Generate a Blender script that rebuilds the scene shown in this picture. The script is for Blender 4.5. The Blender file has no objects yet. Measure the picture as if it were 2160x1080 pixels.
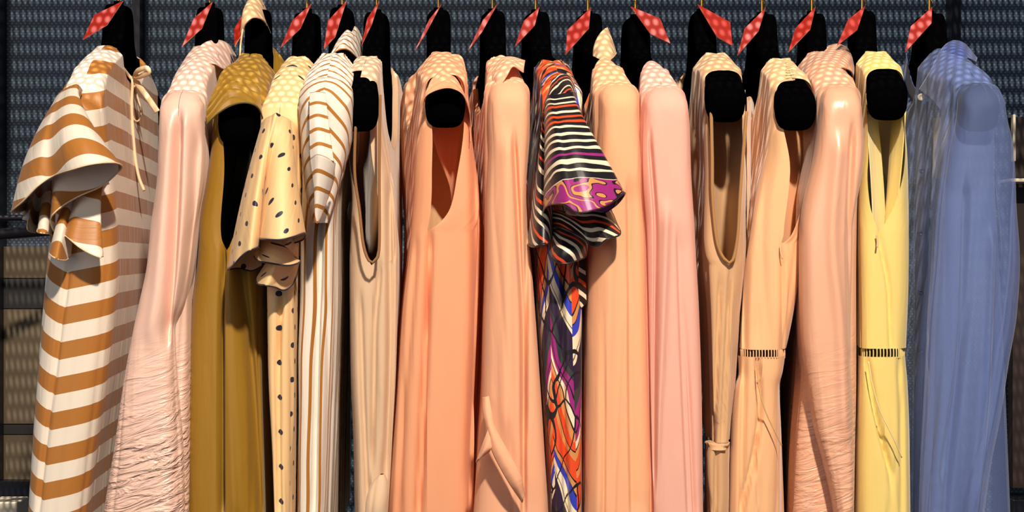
import bpy, math, random
import numpy as np
from mathutils import Vector

# ---------------------------------------------------------------- camera, world, light
scene = bpy.context.scene
COL = scene.collection
W, H = 2160, 1080
F = 2800.0            # focal length in pixels
D = 1.6               # camera to rail plane
CZ = 1.40             # camera height above the floor

cam_data = bpy.data.cameras.new('camera')
cam_data.sensor_width = 36.0
cam_data.lens = F / W * 36.0
cam_data.clip_start = 0.05
cam = bpy.data.objects.new('camera', cam_data)
COL.objects.link(cam)
cam.location = (0, -D, CZ)
cam.rotation_euler = (math.pi / 2, 0, 0)
scene.camera = cam

scene.view_settings.view_transform = 'Standard'
scene.view_settings.look = 'None'
scene.view_settings.gamma = 1.0
scene.view_settings.use_curve_mapping = False
scene.view_settings.exposure = 0.0

world = bpy.data.worlds.new('world')
scene.world = world
world.use_nodes = True
world.node_tree.nodes['Background'].inputs[0].default_value = (0.42, 0.55, 0.8, 1)
world.node_tree.nodes['Background'].inputs[1].default_value = 0.22


def lamp(name, kind, loc, target, energy, color, **kw):
    d = bpy.data.lights.new(name, kind)
    d.energy = energy
    d.color = color
    for k, v in kw.items():
        setattr(d, k, v)
    o = bpy.data.objects.new(name, d)
    COL.objects.link(o)
    o.location = loc
    o.rotation_euler = (Vector(target) - Vector(loc)).to_track_quat('-Z', 'Y').to_euler()
    return o


SUN_EL = math.radians(62)
SUNDIR = Vector((0.10, math.cos(SUN_EL), -math.sin(SUN_EL)))
lamp('sun', 'SUN', (0, 0, 4), tuple(Vector((0, 0, 4)) + SUNDIR), 5.2, (1.0, 0.95, 0.86), angle=math.radians(0.13))
lamp('shop_spot_light', 'SPOT', (0.30, -2.0, CZ + 1.45), (0.0, 0.0, CZ - 0.15), 330, (1.0, 0.84, 0.68),
     spot_size=math.radians(80), spot_blend=0.6, shadow_soft_size=0.05)
lamp('added_fill_light', 'AREA', (-1.1, -2.6, CZ + 0.6), (0.0, 0.0, CZ - 0.1), 14, (1.0, 0.88, 0.76), size=1.6)  # soft warm fill added from the front; no window stands there

# ---------------------------------------------------------------- helpers


def X(px, y):
    return (px - W / 2) * (D + y) / F


def Z(py, y):
    return CZ + (H / 2 - py) * (D + y) / F


def P(px, py, y):
    return np.array([X(px, y), y, Z(py, y)])


def srgb(*c):
    if len(c) == 1:
        c = c[0]
    r = []
    for v in c:
        v = v / 255.0
        r.append(v / 12.92 if v <= 0.04045 else ((v + 0.055) / 1.055) ** 2.4)
    return (r[0], r[1], r[2], 1.0)


def pchip(xs, ys, q):
    xs = np.asarray(xs, float)
    ys = np.asarray(ys, float)
    if len(xs) < 3:
        return np.interp(q, xs, ys)
    h = np.diff(xs)
    s = np.diff(ys) / h
    m = np.zeros(len(xs))
    for i in range(1, len(xs) - 1):
        if s[i - 1] * s[i] > 0:
            w1 = 2 * h[i] + h[i - 1]
            w2 = h[i] + 2 * h[i - 1]
            m[i] = (w1 + w2) / (w1 / s[i - 1] + w2 / s[i])
    m[0], m[-1] = s[0], s[-1]
    q = np.clip(q, xs[0], xs[-1])
    k = np.clip(np.searchsorted(xs, q) - 1, 0, len(xs) - 2)
    t = (q - xs[k]) / h[k]
    return ((2 * t**3 - 3 * t**2 + 1) * ys[k] + (t**3 - 2 * t**2 + t) * h[k] * m[k]
            + (-2 * t**3 + 3 * t**2) * ys[k + 1] + (t**3 - t**2) * h[k] * m[k + 1])


def smooth(e0, e1, x):
    t = np.clip((x - e0) / (e1 - e0), 0, 1)
    return t * t * (3 - 2 * t)


def mesh_obj(name, verts, faces, mat, parent=None, uv=None, smooth_shade=True):
    off = Vector(parent['origin']) if parent is not None and 'origin' in parent else Vector((0, 0, 0))
    v = np.asarray(verts, float) - np.array(off)
    me = bpy.data.meshes.new(name)
    me.from_pydata([tuple(p) for p in v], [], faces)
    if smooth_shade:
        me.polygons.foreach_set('use_smooth', [True] * len(me.polygons))
    if uv is not None:
        layer = me.uv_layers.new(name='UVMap')
        idx = np.empty(len(me.loops), dtype=np.int32)
        me.loops.foreach_get('vertex_index', idx)
        layer.data.foreach_set('uv', np.asarray(uv, float)[idx].ravel())
    me.materials.append(mat)
    me.update()
    o = bpy.data.objects.new(name, me)
    COL.objects.link(o)
    if parent is not None:
        o.parent = parent
        o['origin'] = tuple(off)
    return o


def grid_faces(nv, nu, closed=False, flip=False):
    f = []
    for i in range(nv - 1):
        for j in range(nu if closed else nu - 1):
            a = i * nu + j
            b = i * nu + (j + 1) % nu
            c = (i + 1) * nu + (j + 1) % nu
            d = (i + 1) * nu + j
            f.append((a, b, c, d) if flip else (a, d, c, b))
    return f


def grid_obj(name, G, uv, mat, parent, closed=False, flip=False):
    nv, nu = G.shape[:2]
    return mesh_obj(name, G.reshape(-1, 3), grid_faces(nv, nu, closed, flip), mat, parent,
                    None if uv is None else uv.reshape(-1, 2))


def curve_pts(pts, n):
    p = np.asarray(pts, float)
    s = np.concatenate([[0], np.cumsum(np.linalg.norm(np.diff(p, axis=0), axis=1))])
    q = np.linspace(0, s[-1], n)
    pp = np.vstack([2 * p[0] - p[1], p, 2 * p[-1] - p[-2]])
    out = np.empty((n, p.shape[1]))
    for i, x in enumerate(q):
        k = min(max(np.searchsorted(s, x) - 1, 0), len(p) - 2)
        t = (x - s[k]) / max(s[k + 1] - s[k], 1e-9)
        a, b, c, d = pp[k], pp[k + 1], pp[k + 2], pp[k + 3]
        out[i] = 0.5 * (2 * b + (c - a) * t + (2 * a - 5 * b + 4 * c - d) * t * t + (3 * b - a - 3 * c + d) * t**3)
    return out


def tube(name, pts, r, mat, parent, n=40, k=8, flat=1.0):
    c = curve_pts(pts, n)
    t = np.gradient(c, axis=0)
    t /= np.linalg.norm(t, axis=1)[:, None] + 1e-12
    up = np.array([0.13, 1.0, 0.09])
    V = []
    for i in range(n):
        a = np.cross(t[i], up)
        a /= np.linalg.norm(a) + 1e-12
        b = np.cross(t[i], a)
        rr = r[0] + (r[1] - r[0]) * i / (n - 1) if isinstance(r, tuple) else r
        for j in range(k):
            an = 2 * math.pi * j / k
            V.append(c[i] + rr * (math.cos(an) * a + flat * math.sin(an) * b))
    faces = grid_faces(n, k, True)
    faces.append(tuple(range(k)))
    faces.append(tuple((n - 1) * k + j for j in reversed(range(k))))
    return mesh_obj(name, V, faces, mat, parent)


def box_vf(c, s):
    x, y, z = c
    a, b, d = s[0] / 2, s[1] / 2, s[2] / 2
    v = [(x + i * a, y + j * b, z + k * d) for i in (-1, 1) for j in (-1, 1) for k in (-1, 1)]
    f = [(0, 1, 3, 2), (4, 6, 7, 5), (0, 4, 5, 1), (2, 3, 7, 6), (0, 2, 6, 4), (1, 5, 7, 3)]
    return v, f


def box(name, c, s, mat, parent=None, bevel=0.0):
    v, f = box_vf(c, s)
    o = mesh_obj(name, v, f, mat, parent, smooth_shade=False)
    if bevel:
        m = o.modifiers.new('bevel', 'BEVEL')
        m.width = bevel
        m.segments = 2
    return o


def thing(name, label, cat, loc, group=None):
    o = bpy.data.objects.new(name, None)
    o.empty_display_size = 0.05
    COL.objects.link(o)
    o.location = loc
    o['origin'] = tuple(float(v) for v in loc)
    o['label'] = label
    o['category'] = cat
    if group:
        o['group'] = group
    return o


def struct(o):
    o['kind'] = 'structure'
    return o

# ---------------------------------------------------------------- materials


class NB:
    def __init__(self, name):
        self.mat = bpy.data.materials.new(name)
        self.mat.use_nodes = True
        self.nt = self.mat.node_tree
        self.nt.nodes.clear()
        self.out = self.nt.nodes.new('ShaderNodeOutputMaterial')

    def n(self, t, **kw):
        nd = self.nt.nodes.new(t)
        for k, v in kw.items():
            setattr(nd, k, v)
        return nd

    def put(self, sock, v):
        if isinstance(v, bpy.types.NodeSocket):
            self.nt.links.new(v, sock)
        elif v is not None:
            sock.default_value = v

    def m(self, op, a, b=None, c=None):
        nd = self.n('ShaderNodeMath', operation=op)
        self.put(nd.inputs[0], a)
        if b is not None:
            self.put(nd.inputs[1], b)
        if c is not None:
            self.put(nd.inputs[2], c)
        return nd.outputs[0]

    def uv(self):
        tc = self.n('ShaderNodeUVMap')
        sp = self.n('ShaderNodeSeparateXYZ')
        self.nt.links.new(tc.outputs[0], sp.inputs[0])
        return sp.outputs[0], sp.outputs[1]

    def vec(self, x, y, z=0.0):
        c = self.n('ShaderNodeCombineXYZ')
        self.put(c.inputs[0], x)
        self.put(c.inputs[1], y)
        self.put(c.inputs[2], z)
        return c.outputs[0]

    def noise(self, vec, scale, detail=2.0, rough=0.5, dist=0.0):
        nd = self.n('ShaderNodeTexNoise')
        self.put(nd.inputs['Vector'], vec)
        nd.inputs['Scale'].default_value = scale
        nd.inputs['Detail'].default_value = detail
        nd.inputs['Roughness'].default_value = rough
        nd.inputs['Distortion'].default_value = dist
        return nd.outputs['Fac']

    def mix(self, fac, a, b):
        nd = self.n('ShaderNodeMix', data_type='RGBA')
        self.put(nd.inputs[0], fac)
        self.put(nd.inputs[6], a)
        self.put(nd.inputs[7], b)
        return nd.outputs[2]

    def ramp(self, fac, stops, interp='CONSTANT'):
        nd = self.n('ShaderNodeValToRGB')
        nd.color_ramp.interpolation = interp
        el = nd.color_ramp.elements
        while len(el) > 1:
            el.remove(el[-1])
        el[0].position = stops[0][0]
        el[0].color = stops[0][1]
        for p, c in stops[1:]:
            e = el.new(p)
            e.color = c
        self.put(nd.inputs[0], fac)
        return nd.outputs[0]

    def bump(self, h, strength, dist, normal=None):
        nd = self.n('ShaderNodeBump')
        nd.inputs['Strength'].default_value = strength
        nd.inputs['Distance'].default_value = dist
        self.put(nd.inputs['Height'], h)
        if normal is not None:
            self.put(nd.inputs['Normal'], normal)
        return nd.outputs[0]


def fabric(name, color, rough=0.85, sheen=0.12, spec=0.12, trans=0.0, crinkle=None, pattern=None, lining=None,
           see=0.0, weave=0.12, slub=0.0, crepe=0.0, aniso=0.0):
    b = NB(name)
    u, v = b.uv()
    col = color if pattern is None else pattern(b, u, v)
    var = b.noise(b.vec(b.m('MULTIPLY', u, 30), b.m('MULTIPLY', v, 9)), 1.0, 3)
    hs = b.n('ShaderNodeHueSaturation')
    b.put(hs.inputs['Value'], b.m('MULTIPLY_ADD', var, 0.10, 0.95))
    b.put(hs.inputs['Color'], col)
    col = hs.outputs[0]
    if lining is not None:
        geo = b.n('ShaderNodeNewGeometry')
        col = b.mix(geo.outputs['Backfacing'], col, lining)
    # weave relief
    w1 = b.m('SINE', b.m('MULTIPLY', u, 6500))
    w2 = b.m('SINE', b.m('MULTIPLY', v, 6500))
    nrm = b.bump(b.m('MULTIPLY', w1, w2), weave, 0.0004)
    if crepe:
        nrm = b.bump(b.noise(b.vec(b.m('MULTIPLY', u, 900), b.m('MULTIPLY', v, 500)), 1.0, 2), crepe, 0.0006, nrm)
    if slub:
        nrm = b.bump(b.noise(b.vec(b.m('MULTIPLY', u, 600), b.m('MULTIPLY', v, 40)), 1.0, 2), slub, 0.0008, nrm)
    # soft large wrinkles
    nrm = b.bump(b.noise(b.vec(b.m('MULTIPLY', u, 40), b.m('MULTIPLY', v, 7)), 1.0, 3, 0.5, 0.6), 0.35, 0.006, nrm)
    if crinkle:
        v0, v1, st = crinkle[:3]
        mr = b.n('ShaderNodeMapRange', interpolation_type='SMOOTHSTEP')
        b.put(mr.inputs[0], v)
        mr.inputs[1].default_value = v0
        mr.inputs[2].default_value = v1
        skew = b.m('ADD', v, b.m('MULTIPLY', u, 0.28))
        c1 = b.noise(b.vec(b.m('MULTIPLY', u, 22), b.m('MULTIPLY', skew, 95)), 1.0, 3, 0.6, 1.1)
        c1 = b.m('POWER', c1, 2.0)
        nrm = b.bump(b.m('MULTIPLY', c1, mr.outputs[0]), st, 0.014, nrm)
    p = b.n('ShaderNodeBsdfPrincipled')
    b.put(p.inputs['Base Color'], col)
    p.inputs['Roughness'].default_value = rough
    p.inputs['Specular IOR Level'].default_value = spec
    p.inputs['Sheen Weight'].default_value = sheen
    p.inputs['Sheen Roughness'].default_value = 0.4
    if aniso:
        p.inputs['Anisotropic'].default_value = aniso
    b.put(p.inputs['Normal'], nrm)
    sh = p.outputs[0]
    if trans:
        tr = b.n('ShaderNodeBsdfTranslucent')
        b.put(tr.inputs[0], col)
        mx = b.n('ShaderNodeMixShader')
        mx.inputs[0].default_value = trans
        b.nt.links.new(sh, mx.inputs[1])
        b.nt.links.new(tr.outputs[0], mx.inputs[2])
        sh = mx.outputs[0]
    if see:
        tp = b.n('ShaderNodeBsdfTransparent')
        mx = b.n('ShaderNodeMixShader')
        mx.inputs[0].default_value = see
        b.nt.links.new(sh, mx.inputs[1])
        b.nt.links.new(tp.outputs[0], mx.inputs[2])
        sh = mx.outputs[0]
    b.nt.links.new(sh, b.out.inputs[0])
    return b.mat


def plain(name, color, rough=0.6, metal=0.0, spec=0.5, noise=0.0, bump=0.0, scale=200.0):
    b = NB(name)
    p = b.n('ShaderNodeBsdfPrincipled')
    p.inputs['Roughness'].default_value = rough
    p.inputs['Metallic'].default_value = metal
    p.inputs['Specular IOR Level'].default_value = spec
    tc = b.n('ShaderNodeTexCoord')
    nz = b.noise(tc.outputs['Object'], scale, 3)
    hs = b.n('ShaderNodeHueSaturation')
    b.put(hs.inputs['Value'], b.m('MULTIPLY_ADD', nz, noise * 2, 1 - noise))
    b.put(hs.inputs['Color'], color)
    b.put(p.inputs['Base Color'], hs.outputs[0])
    if bump:
        b.put(p.inputs['Normal'], b.bump(nz, bump, 0.001))
    b.nt.links.new(p.outputs[0], b.out.inputs[0])
    return b.mat


def stripes_mat(axis, period, duty, c1, c2, phase=0.0, skew=0.0, wob=0.0, shear=None):
    def pat(b, u, v):
        a = v if axis == 'v' else u
        o = u if axis == 'v' else v
        if skew:
            a = b.m('ADD', a, b.m('MULTIPLY', o, skew))
        if shear:      # kink around u = shear[0]
            du = b.m('SUBTRACT', u, shear[0])
            a = b.m('ADD', a, b.m('MULTIPLY', b.m('MINIMUM', b.m('MAXIMUM', du, 0.0), 0.07), shear[1]))
            a = b.m('ADD', a, b.m('MULTIPLY', b.m('MAXIMUM', b.m('MULTIPLY', du, -1.0), 0.0), shear[2]))
        if wob:
            a = b.m('ADD', a, b.m('MULTIPLY', b.m('SUBTRACT', b.noise(b.vec(b.m('MULTIPLY', u, 14), b.m('MULTIPLY', v, 14 if axis == 'v' else 5)), 1.0, 1), 0.5), wob))
        fr = b.m('FRACT', b.m('ADD', b.m('DIVIDE', a, period), phase + 50))
        return b.mix(b.m('LESS_THAN', fr, duty), c2, c1)
    return pat


def dots_pattern(base, dot, pu, pv, r):
    def pat(b, u, v):
        def layer(ou, ov):
            fu = b.m('SUBTRACT', b.m('FRACT', b.m('ADD', b.m('DIVIDE', u, pu), 50 + ou)), 0.5)
            fv = b.m('SUBTRACT', b.m('FRACT', b.m('ADD', b.m('DIVIDE', v, pv), 50 + ov)), 0.5)
            fu = b.m('MULTIPLY', fu, pu)
            fv = b.m('MULTIPLY', fv, pv)
            d = b.m('SQRT', b.m('ADD', b.m('MULTIPLY', fu, fu), b.m('MULTIPLY', fv, fv)))
            return b.m('LESS_THAN', d, r)
        return b.mix(b.m('MAXIMUM', layer(0, 0), layer(0.5, 0.5)), base, dot)
    return pat


CREAM = srgb(238, 228, 212)
BROWN = srgb(176, 116, 52)
M = {}
M['velvet'] = plain('black_velvet', (0.0009, 0.0008, 0.0010, 1), 0.95, 0, 0.0, 0.3, 0.15, 900)
M['gold'] = plain('gold_metal', srgb(225, 175, 90), 0.22, 1.0)
M['tag'] = plain('red_card', srgb(150, 30, 18), 0.45, 0, 0.4, 0.06, 0.1, 60)
M['tag_edge'] = plain('pale_card', srgb(225, 150, 110), 0.6)
M['button'] = plain('pearl_button', srgb(240, 225, 200), 0.25)
M['dark_button'] = plain('navy_button', srgb(30, 40, 90), 0.3)
M['stripe_body'] = fabric('brown_striped_satin', CREAM, 0.42, 0.1, 0.4, 0.05,
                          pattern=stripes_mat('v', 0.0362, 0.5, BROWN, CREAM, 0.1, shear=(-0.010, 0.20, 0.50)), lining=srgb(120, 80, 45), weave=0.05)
M['stripe_sleeve'] = fabric('brown_striped_ruffle', CREAM, 0.42, 0.1, 0.4, 0.08,
                            pattern=stripes_mat('v', 0.040, 0.5, BROWN, CREAM, 0.35, skew=-0.12), weave=0.05)
M['cream_cord'] = fabric('cream_satin_cord', srgb(232, 205, 165), 0.45, 0.1, 0.4)
M['pink_satin'] = fabric('pink_satin', srgb(240, 200, 182), 0.38, 0.15, 0.7, 0.0, crinkle=(0.20, 0.40, 0.75), weave=0.03, aniso=0.4)
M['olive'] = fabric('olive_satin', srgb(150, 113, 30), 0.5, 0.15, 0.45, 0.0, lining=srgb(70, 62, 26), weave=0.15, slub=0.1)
M['nude_lining'] = fabric('nude_lining', srgb(222, 184, 140), 0.6, 0.1, 0.3)
M['polka'] = fabric('polka_dot_satin', srgb(240, 203, 148), 0.5, 0.1, 0.4, 0.05,
                    pattern=dots_pattern(srgb(240, 203, 148), srgb(38, 38, 62), 0.036, 0.036, 0.0030), weave=0.06)
M['stripe_shirt'] = fabric('striped_linen', CREAM, 0.8, 0.1, 0.2, 0.08,
                           pattern=stripes_mat('u', 0.0128, 0.25, srgb(176, 118, 50), srgb(240, 232, 220), 0.3, wob=0.012), slub=0.3, weave=0.3)
M['stripe_shirt_x'] = fabric('striped_linen_cross', CREAM, 0.8, 0.1, 0.2, 0.05,
                             pattern=stripes_mat('v', 0.0175, 0.24, srgb(176, 118, 50), srgb(240, 232, 220), 0.2), slub=0.2, weave=0.3)
M['stripe_shirt_d'] = fabric('striped_linen_sleeve', CREAM, 0.8, 0.1, 0.2, 0.05,
                             pattern=stripes_mat('v', 0.0215, 0.24, srgb(176, 118, 50), srgb(240, 232, 220), 0.2, shear=(0.0, -1.1, -1.1)), slub=0.2, weave=0.3)
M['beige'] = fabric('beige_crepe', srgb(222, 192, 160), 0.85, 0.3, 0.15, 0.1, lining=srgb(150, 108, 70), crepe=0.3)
M['peach'] = fabric('peach_chiffon', srgb(252, 182, 140), 0.85, 0.12, 0.1, 0.22, lining=srgb(250, 176, 132))
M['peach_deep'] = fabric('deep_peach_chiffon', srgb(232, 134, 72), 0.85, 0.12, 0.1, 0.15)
M['peach_pale'] = fabric('pale_peach_crepe', srgb(252, 192, 154), 0.85, 0.12, 0.1, 0.18)
M['apricot'] = fabric('apricot_crepe', srgb(252, 190, 146), 0.85, 0.12, 0.1, 0.15)
M['rose'] = fabric('rose_chiffon', srgb(252, 196, 178), 0.85, 0.12, 0.1, 0.22)
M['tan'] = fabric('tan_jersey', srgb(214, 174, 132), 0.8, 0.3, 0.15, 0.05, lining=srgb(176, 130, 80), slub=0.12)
M['nude'] = fabric('nude_crepe', srgb(240, 190, 142), 0.75, 0.3, 0.18, 0.05, lining=srgb(216, 176, 124), crepe=0.08)
M['blush_satin'] = fabric('blush_satin', srgb(232, 176, 144), 0.36, 0.15, 0.75, 0.0, crinkle=(0.20, 0.42, 0.35), weave=0.03, aniso=0.4)
M['yellow'] = fabric('yellow_crepe', srgb(238, 214, 130), 0.75, 0.3, 0.18, 0.06, lining=srgb(240, 222, 160), crepe=0.08)
M['organza'] = fabric('blue_organza', srgb(136, 160, 224), 0.6, 0.4, 0.3, 0.25, see=0.64, slub=0.15)
M['organza_solid'] = fabric('blue_organza_folded', srgb(70, 92, 165), 0.55, 0.5, 0.4, 0.2, see=0.10, slub=0.15)
M['care'] = fabric('woven_label', srgb(214, 196, 164), 0.8, 0.1, 0.2)

BLK = srgb(24, 21, 26)
CRM = srgb(236, 222, 192)
RED = srgb(224, 76, 34)
PUR = srgb(150, 38, 120)
TAN = srgb(206, 142, 84)
BLU = srgb(48, 62, 190)
NAV = srgb(44, 28, 56)
CHA = srgb(52, 58, 58)


def print_sleeve(b, u, v):
    wob = b.m('SUBTRACT', b.noise(b.vec(b.m('MULTIPLY', u, 16), b.m('MULTIPLY', v, 40)), 1.0, 2), 0.5)
    a = b.m('ADD', b.m('DIVIDE', v, 0.16), b.m('MULTIPLY', wob, 0.07))
    st = []
    seq = [(CRM, .012, .030), (CRM, .016, .030), (RED, .020, .016), (CRM, .018, .03), (RED, .02, .03), (RED, .018, .022), (CRM, .014, .03), (CRM, .03, .034),
           (CRM, .018, .036), (CRM, .022, .034), (PUR, .018, .030), (CRM, .034, .034), (CRM, .018, .03), (CRM, .034, .05)]
    x = 0.0
    for c, w, g in seq:
        st.append((x, BLK))
        x += g
        st.append((x, c))
        x += w
    st = st[:28]
    c1 = b.ramp(a, st)
    n2 = b.noise(b.vec(b.m('MULTIPLY', u, 30), b.m('MULTIPLY', v, 55)), 1.0, 1)
    c2 = b.ramp(n2, [(0, PUR), (.42, TAN), (.47, BLK), (.49, PUR), (.58, BLK), (.6, TAN), (.66, PUR)])
    return b.mix(b.m('GREATER_THAN', a, 0.70), c1, c2)


def print_stripes(b, u, v):
    wob = b.m('SUBTRACT', b.noise(b.vec(b.m('MULTIPLY', u, 20), b.m('MULTIPLY', v, 30)), 1.0, 2), 0.5)
    a = b.m('ADD', b.m('ADD', b.m('DIVIDE', v, 0.085), b.m('MULTIPLY', u, -8.0)), b.m('MULTIPLY', wob, 0.12))
    a = b.m('FRACT', b.m('ADD', a, 20.0))
    return b.ramp(a, [(0, BLK), (.08, CRM), (.13, BLK), (.22, RED), (.27, BLK), (.35, CRM), (.41, BLK), (.5, CRM), (.55, BLK), (.66, RED), (.7, BLK), (.8, CRM), (.86, BLK)])


def print_body(b, u, v):
    tri = b.m('ABSOLUTE', b.m('SUBTRACT', b.m('FRACT', b.m('ADD', b.m('DIVIDE', u, 0.046), 20.3)), 0.5))
    half = b.m('GREATER_THAN', b.m('FRACT', b.m('ADD', b.m('DIVIDE', u, 0.046), 20.8)), 0.5)
    wob = b.noise(b.vec(b.m('MULTIPLY', u, 24), b.m('MULTIPLY', v, 16)), 1.0, 1)
    a = b.m('ADD', b.m('DIVIDE', v, 0.205), b.m('MULTIPLY', b.m('POWER', tri, 1.4), 0.85))
    a = b.m('ADD', a, b.m('MULTIPLY', wob, 0.30))
    a = b.m('ADD', a, b.m('MULTIPLY', half, 0.12))
    a = b.m('FRACT', b.m('ADD', a, 9.92))
    c = b.ramp(a, [(0, RED), (.14, BLK), (.155, TAN), (.2, BLK), (.21, BLU), (.27, CRM), (.34, srgb(120, 100, 80)), (.355, CRM), (.38, NAV),
                   (.55, CHA), (.62, PUR), (.69, BLK), (.705, PUR), (.75, CRM), (.8, BLK), (.815, TAN), (.87, RED), (.93, BLK), (.945, TAN)])
    vo = b.n('ShaderNodeTexVoronoi', feature='DISTANCE_TO_EDGE')
    b.put(vo.inputs['Vector'], b.vec(b.m('ADD', b.m('MULTIPLY', u, 38), b.m('MULTIPLY', wob, 2.2)), b.m('ADD', b.m('MULTIPLY', v, 17), b.m('MULTIPLY', b.m('SINE', b.m('MULTIPLY', u, 130)), 0.35))))
    vo.inputs['Scale'].default_value = 1.0
    line = b.m('LESS_THAN', vo.outputs['Distance'], 0.03)
    return b.mix(line, c, BLK)


M['print_sleeve'] = fabric('printed_satin_sleeve', CRM, 0.38, 0.1, 0.5, 0.0, pattern=print_sleeve, weave=0.04)
M['print_stripes'] = fabric('printed_satin_stripes', CRM, 0.38, 0.1, 0.5, 0.0, pattern=print_stripes, weave=0.04)
M['print_body'] = fabric('printed_satin_body', CRM, 0.38, 0.1, 0.5, 0.0, pattern=print_body, weave=0.04)

# ---------------------------------------------------------------- setting
WALL_Y = 0.62


def wall_mat():
    b = NB('perforated_dark_sheet')
    tc = b.n('ShaderNodeTexCoord')
    sp = b.n('ShaderNodeSeparateXYZ')
    b.nt.links.new(tc.outputs['Object'], sp.inputs[0])
    x, z = sp.outputs[0], sp.outputs[2]

    def layer(ou, ov):
        fu = b.m('MULTIPLY', b.m('SUBTRACT', b.m('FRACT', b.m('ADD', b.m('DIVIDE', x, 0.0074), 500 + ou)), 0.5), 0.0074)
        fv = b.m('MULTIPLY', b.m('SUBTRACT', b.m('FRACT', b.m('ADD', b.m('DIVIDE', z, 0.0086), 500 + ov)), 0.5), 0.0120)
        d = b.m('SQRT', b.m('ADD', b.m('MULTIPLY', fu, fu), b.m('MULTIPLY', fv, fv)))
        return b.m('LESS_THAN', d, 0.0015)
    hole = b.m('MAXIMUM', layer(0, 0), layer(0.5, 0.5))
    base = srgb(66, 80, 94)
    col = b.mix(hole, base, srgb(120, 134, 150))  # holes painted lighter to stand in for light coming through from behind
    p = b.n('ShaderNodeBsdfPrincipled')
    b.put(p.inputs['Base Color'], col)
    p.inputs['Roughness'].default_value = 0.55
    p.inputs['Metallic'].default_value = 0.2
    b.put(p.inputs['Normal'], b.bump(hole, 0.3, 0.001))
    b.nt.links.new(p.outputs[0], b.out.inputs[0])
    return b.mat


M['wall'] = wall_mat()
M['post'] = plain('dark_steel', (0.010, 0.010, 0.016, 1), 0.35, 0.3)
M['band'] = plain('grey_brown_panel', srgb(96, 84, 66), 0.7, 0, 0.3, 0.1, 0.1, 40)
M['band_dark'] = plain('dark_panel', srgb(38, 36, 34), 0.7)
M['concrete'] = plain('grey_concrete', srgb(70, 64, 58), 0.85, 0, 0.3, 0.1, 0.2, 30)
M['white'] = plain('white_lacquer', srgb(235, 220, 195), 0.5)
M['box_brown'] = plain('dark_brown_board', srgb(40, 26, 22), 0.6)

struct(box('wall_back', (0, WALL_Y + 0.02, 1.55), (6.0, 0.04, 3.1), M['wall']))
struct(box('floor', (0, -1.0, -0.02), (6.0, 5.0, 0.04), M['concrete']))
# posts of the wall framing
for i, (px, w) in enumerate(((290, 0.013), (2013, 0.016))):
    struct(box('trim_%d' % (i + 1), (X(px, WALL_Y - 0.02), WALL_Y - 0.015, 1.55), (w, 0.03, 3.1), M['post']))
struct(box('trim_3', (X(-4, WALL_Y - 0.02), WALL_Y - 0.015, 1.55), (0.014, 0.03, 3.1), M['post']))
for i, (a, c, m) in enumerate(((520, 586, 'band'), (588, 650, 'band_dark'), (652, 893, 'band'), (895, 915, 'band_dark'), (917, 1012, 'band'))):
    z0, z1 = Z(c, WALL_Y - 0.01), Z(a, WALL_Y - 0.01)
    struct(box('trim_%d' % (i + 4), ((X(1, WALL_Y) + X(286, WALL_Y)) / 2, WALL_Y - 0.008, (z0 + z1) / 2),
               (X(286, WALL_Y) - X(1, WALL_Y), 0.012, z1 - z0), M[m]))
struct(box('trim_9', ((X(-200, WALL_Y) + X(286, WALL_Y)) / 2, WALL_Y - 0.02, (Z(1012, .6) + 0.0) / 2), (0.62, 0.03, Z(1012, .6)), M['post']))
# ceiling: solid in front, perforated over the rack (both out of frame; the sun falls through it)
CEIL = CZ + 1.8
struct(box('ceiling', (0, -3.1, CEIL + 0.02), (6.0, 4.0, 0.04), M['concrete']))


struct(box('trim_11', (0, -1.22, CEIL - .38), (6.0, 0.04, 0.76), M['concrete']))  # unseen board added to keep the spotlight off the back wall


def perforated(name, x0, x1, y0, y1, z, pitch, r, ys):
    V, Fc = [], []
    nx = int((x1 - x0) / pitch)
    ny = int((y1 - y0) / (pitch * 0.866 * ys))
    R = pitch / math.sqrt(3)
    an = [math.radians(90 + 60 * k) for k in range(6)]
    ox = [R * math.cos(a) for a in an]
    oy = [R * ys * math.sin(a) for a in an]
    ix = [r * math.cos(a) for a in an]
    iy = [r * ys * math.sin(a) for a in an]
    for j in range(ny):
        cy = y0 + j * pitch * 0.866 * ys
        for i in range(nx):
            cx = x0 + (i + 0.5 * (j % 2)) * pitch
            b = len(V)
            for k in range(6):
                V.append((cx + ox[k], cy + oy[k], z))
            for k in range(6):
                V.append((cx + ix[k], cy + iy[k], z))
            for k in range(6):
                k2 = (k + 1) % 6
                Fc.append((b + k, b + k2, b + 6 + k2, b + 6 + k))
    return mesh_obj(name, V, Fc, M['post'], None, smooth_shade=False)


scr = perforated('ceiling_perforated_screen', -1.45, 1.25, -1.11, 0.02, CEIL, 0.0100, 0.0030, 1.7)
struct(scr)
struct(box('trim_10', (0, 0.35, CEIL + 0.02), (6.0, 0.62, 0.04), M['concrete']))

# low rack crossbar and rail at far left
r1 = thing('side_shelf_rack', 'black metal cross bars of a shelf rack behind the striped dress at the left edge', 'rack', (X(0, .4), .4, Z(460, .4)))
tube('crossbar', [P(-260, 461, .42), P(0, 460, .42), P(150, 459, .42)], 0.0045, M['post'], r1, 10, 10)
tube('crossbar', [P(-260, 520, .22), P(0, 494, .32), P(150, 482, .40)], 0.0085, M['post'], r1, 10, 10)
tube('upright', [P(-240, 1700, .4), P(-240, 500, .4), P(-240, 100, .4)], 0.009, M['post'], r1, 10, 10)
bx = thing('white_box', 'white box end at the bottom left corner beside the striped dress', 'box', (X(10, .45), .45, Z(1180, .45)))
box('carton', (X(8, .45), .47, Z(1130, .45)), (0.044, 0.05, 0.105), M['white'], bx, 0.002)
sb = thing('side_shelf', 'dark shelf unit with a pale shelf edge behind the blue shirt at the right edge', 'shelf', (X(2200, .4), .4, 0))
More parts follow.
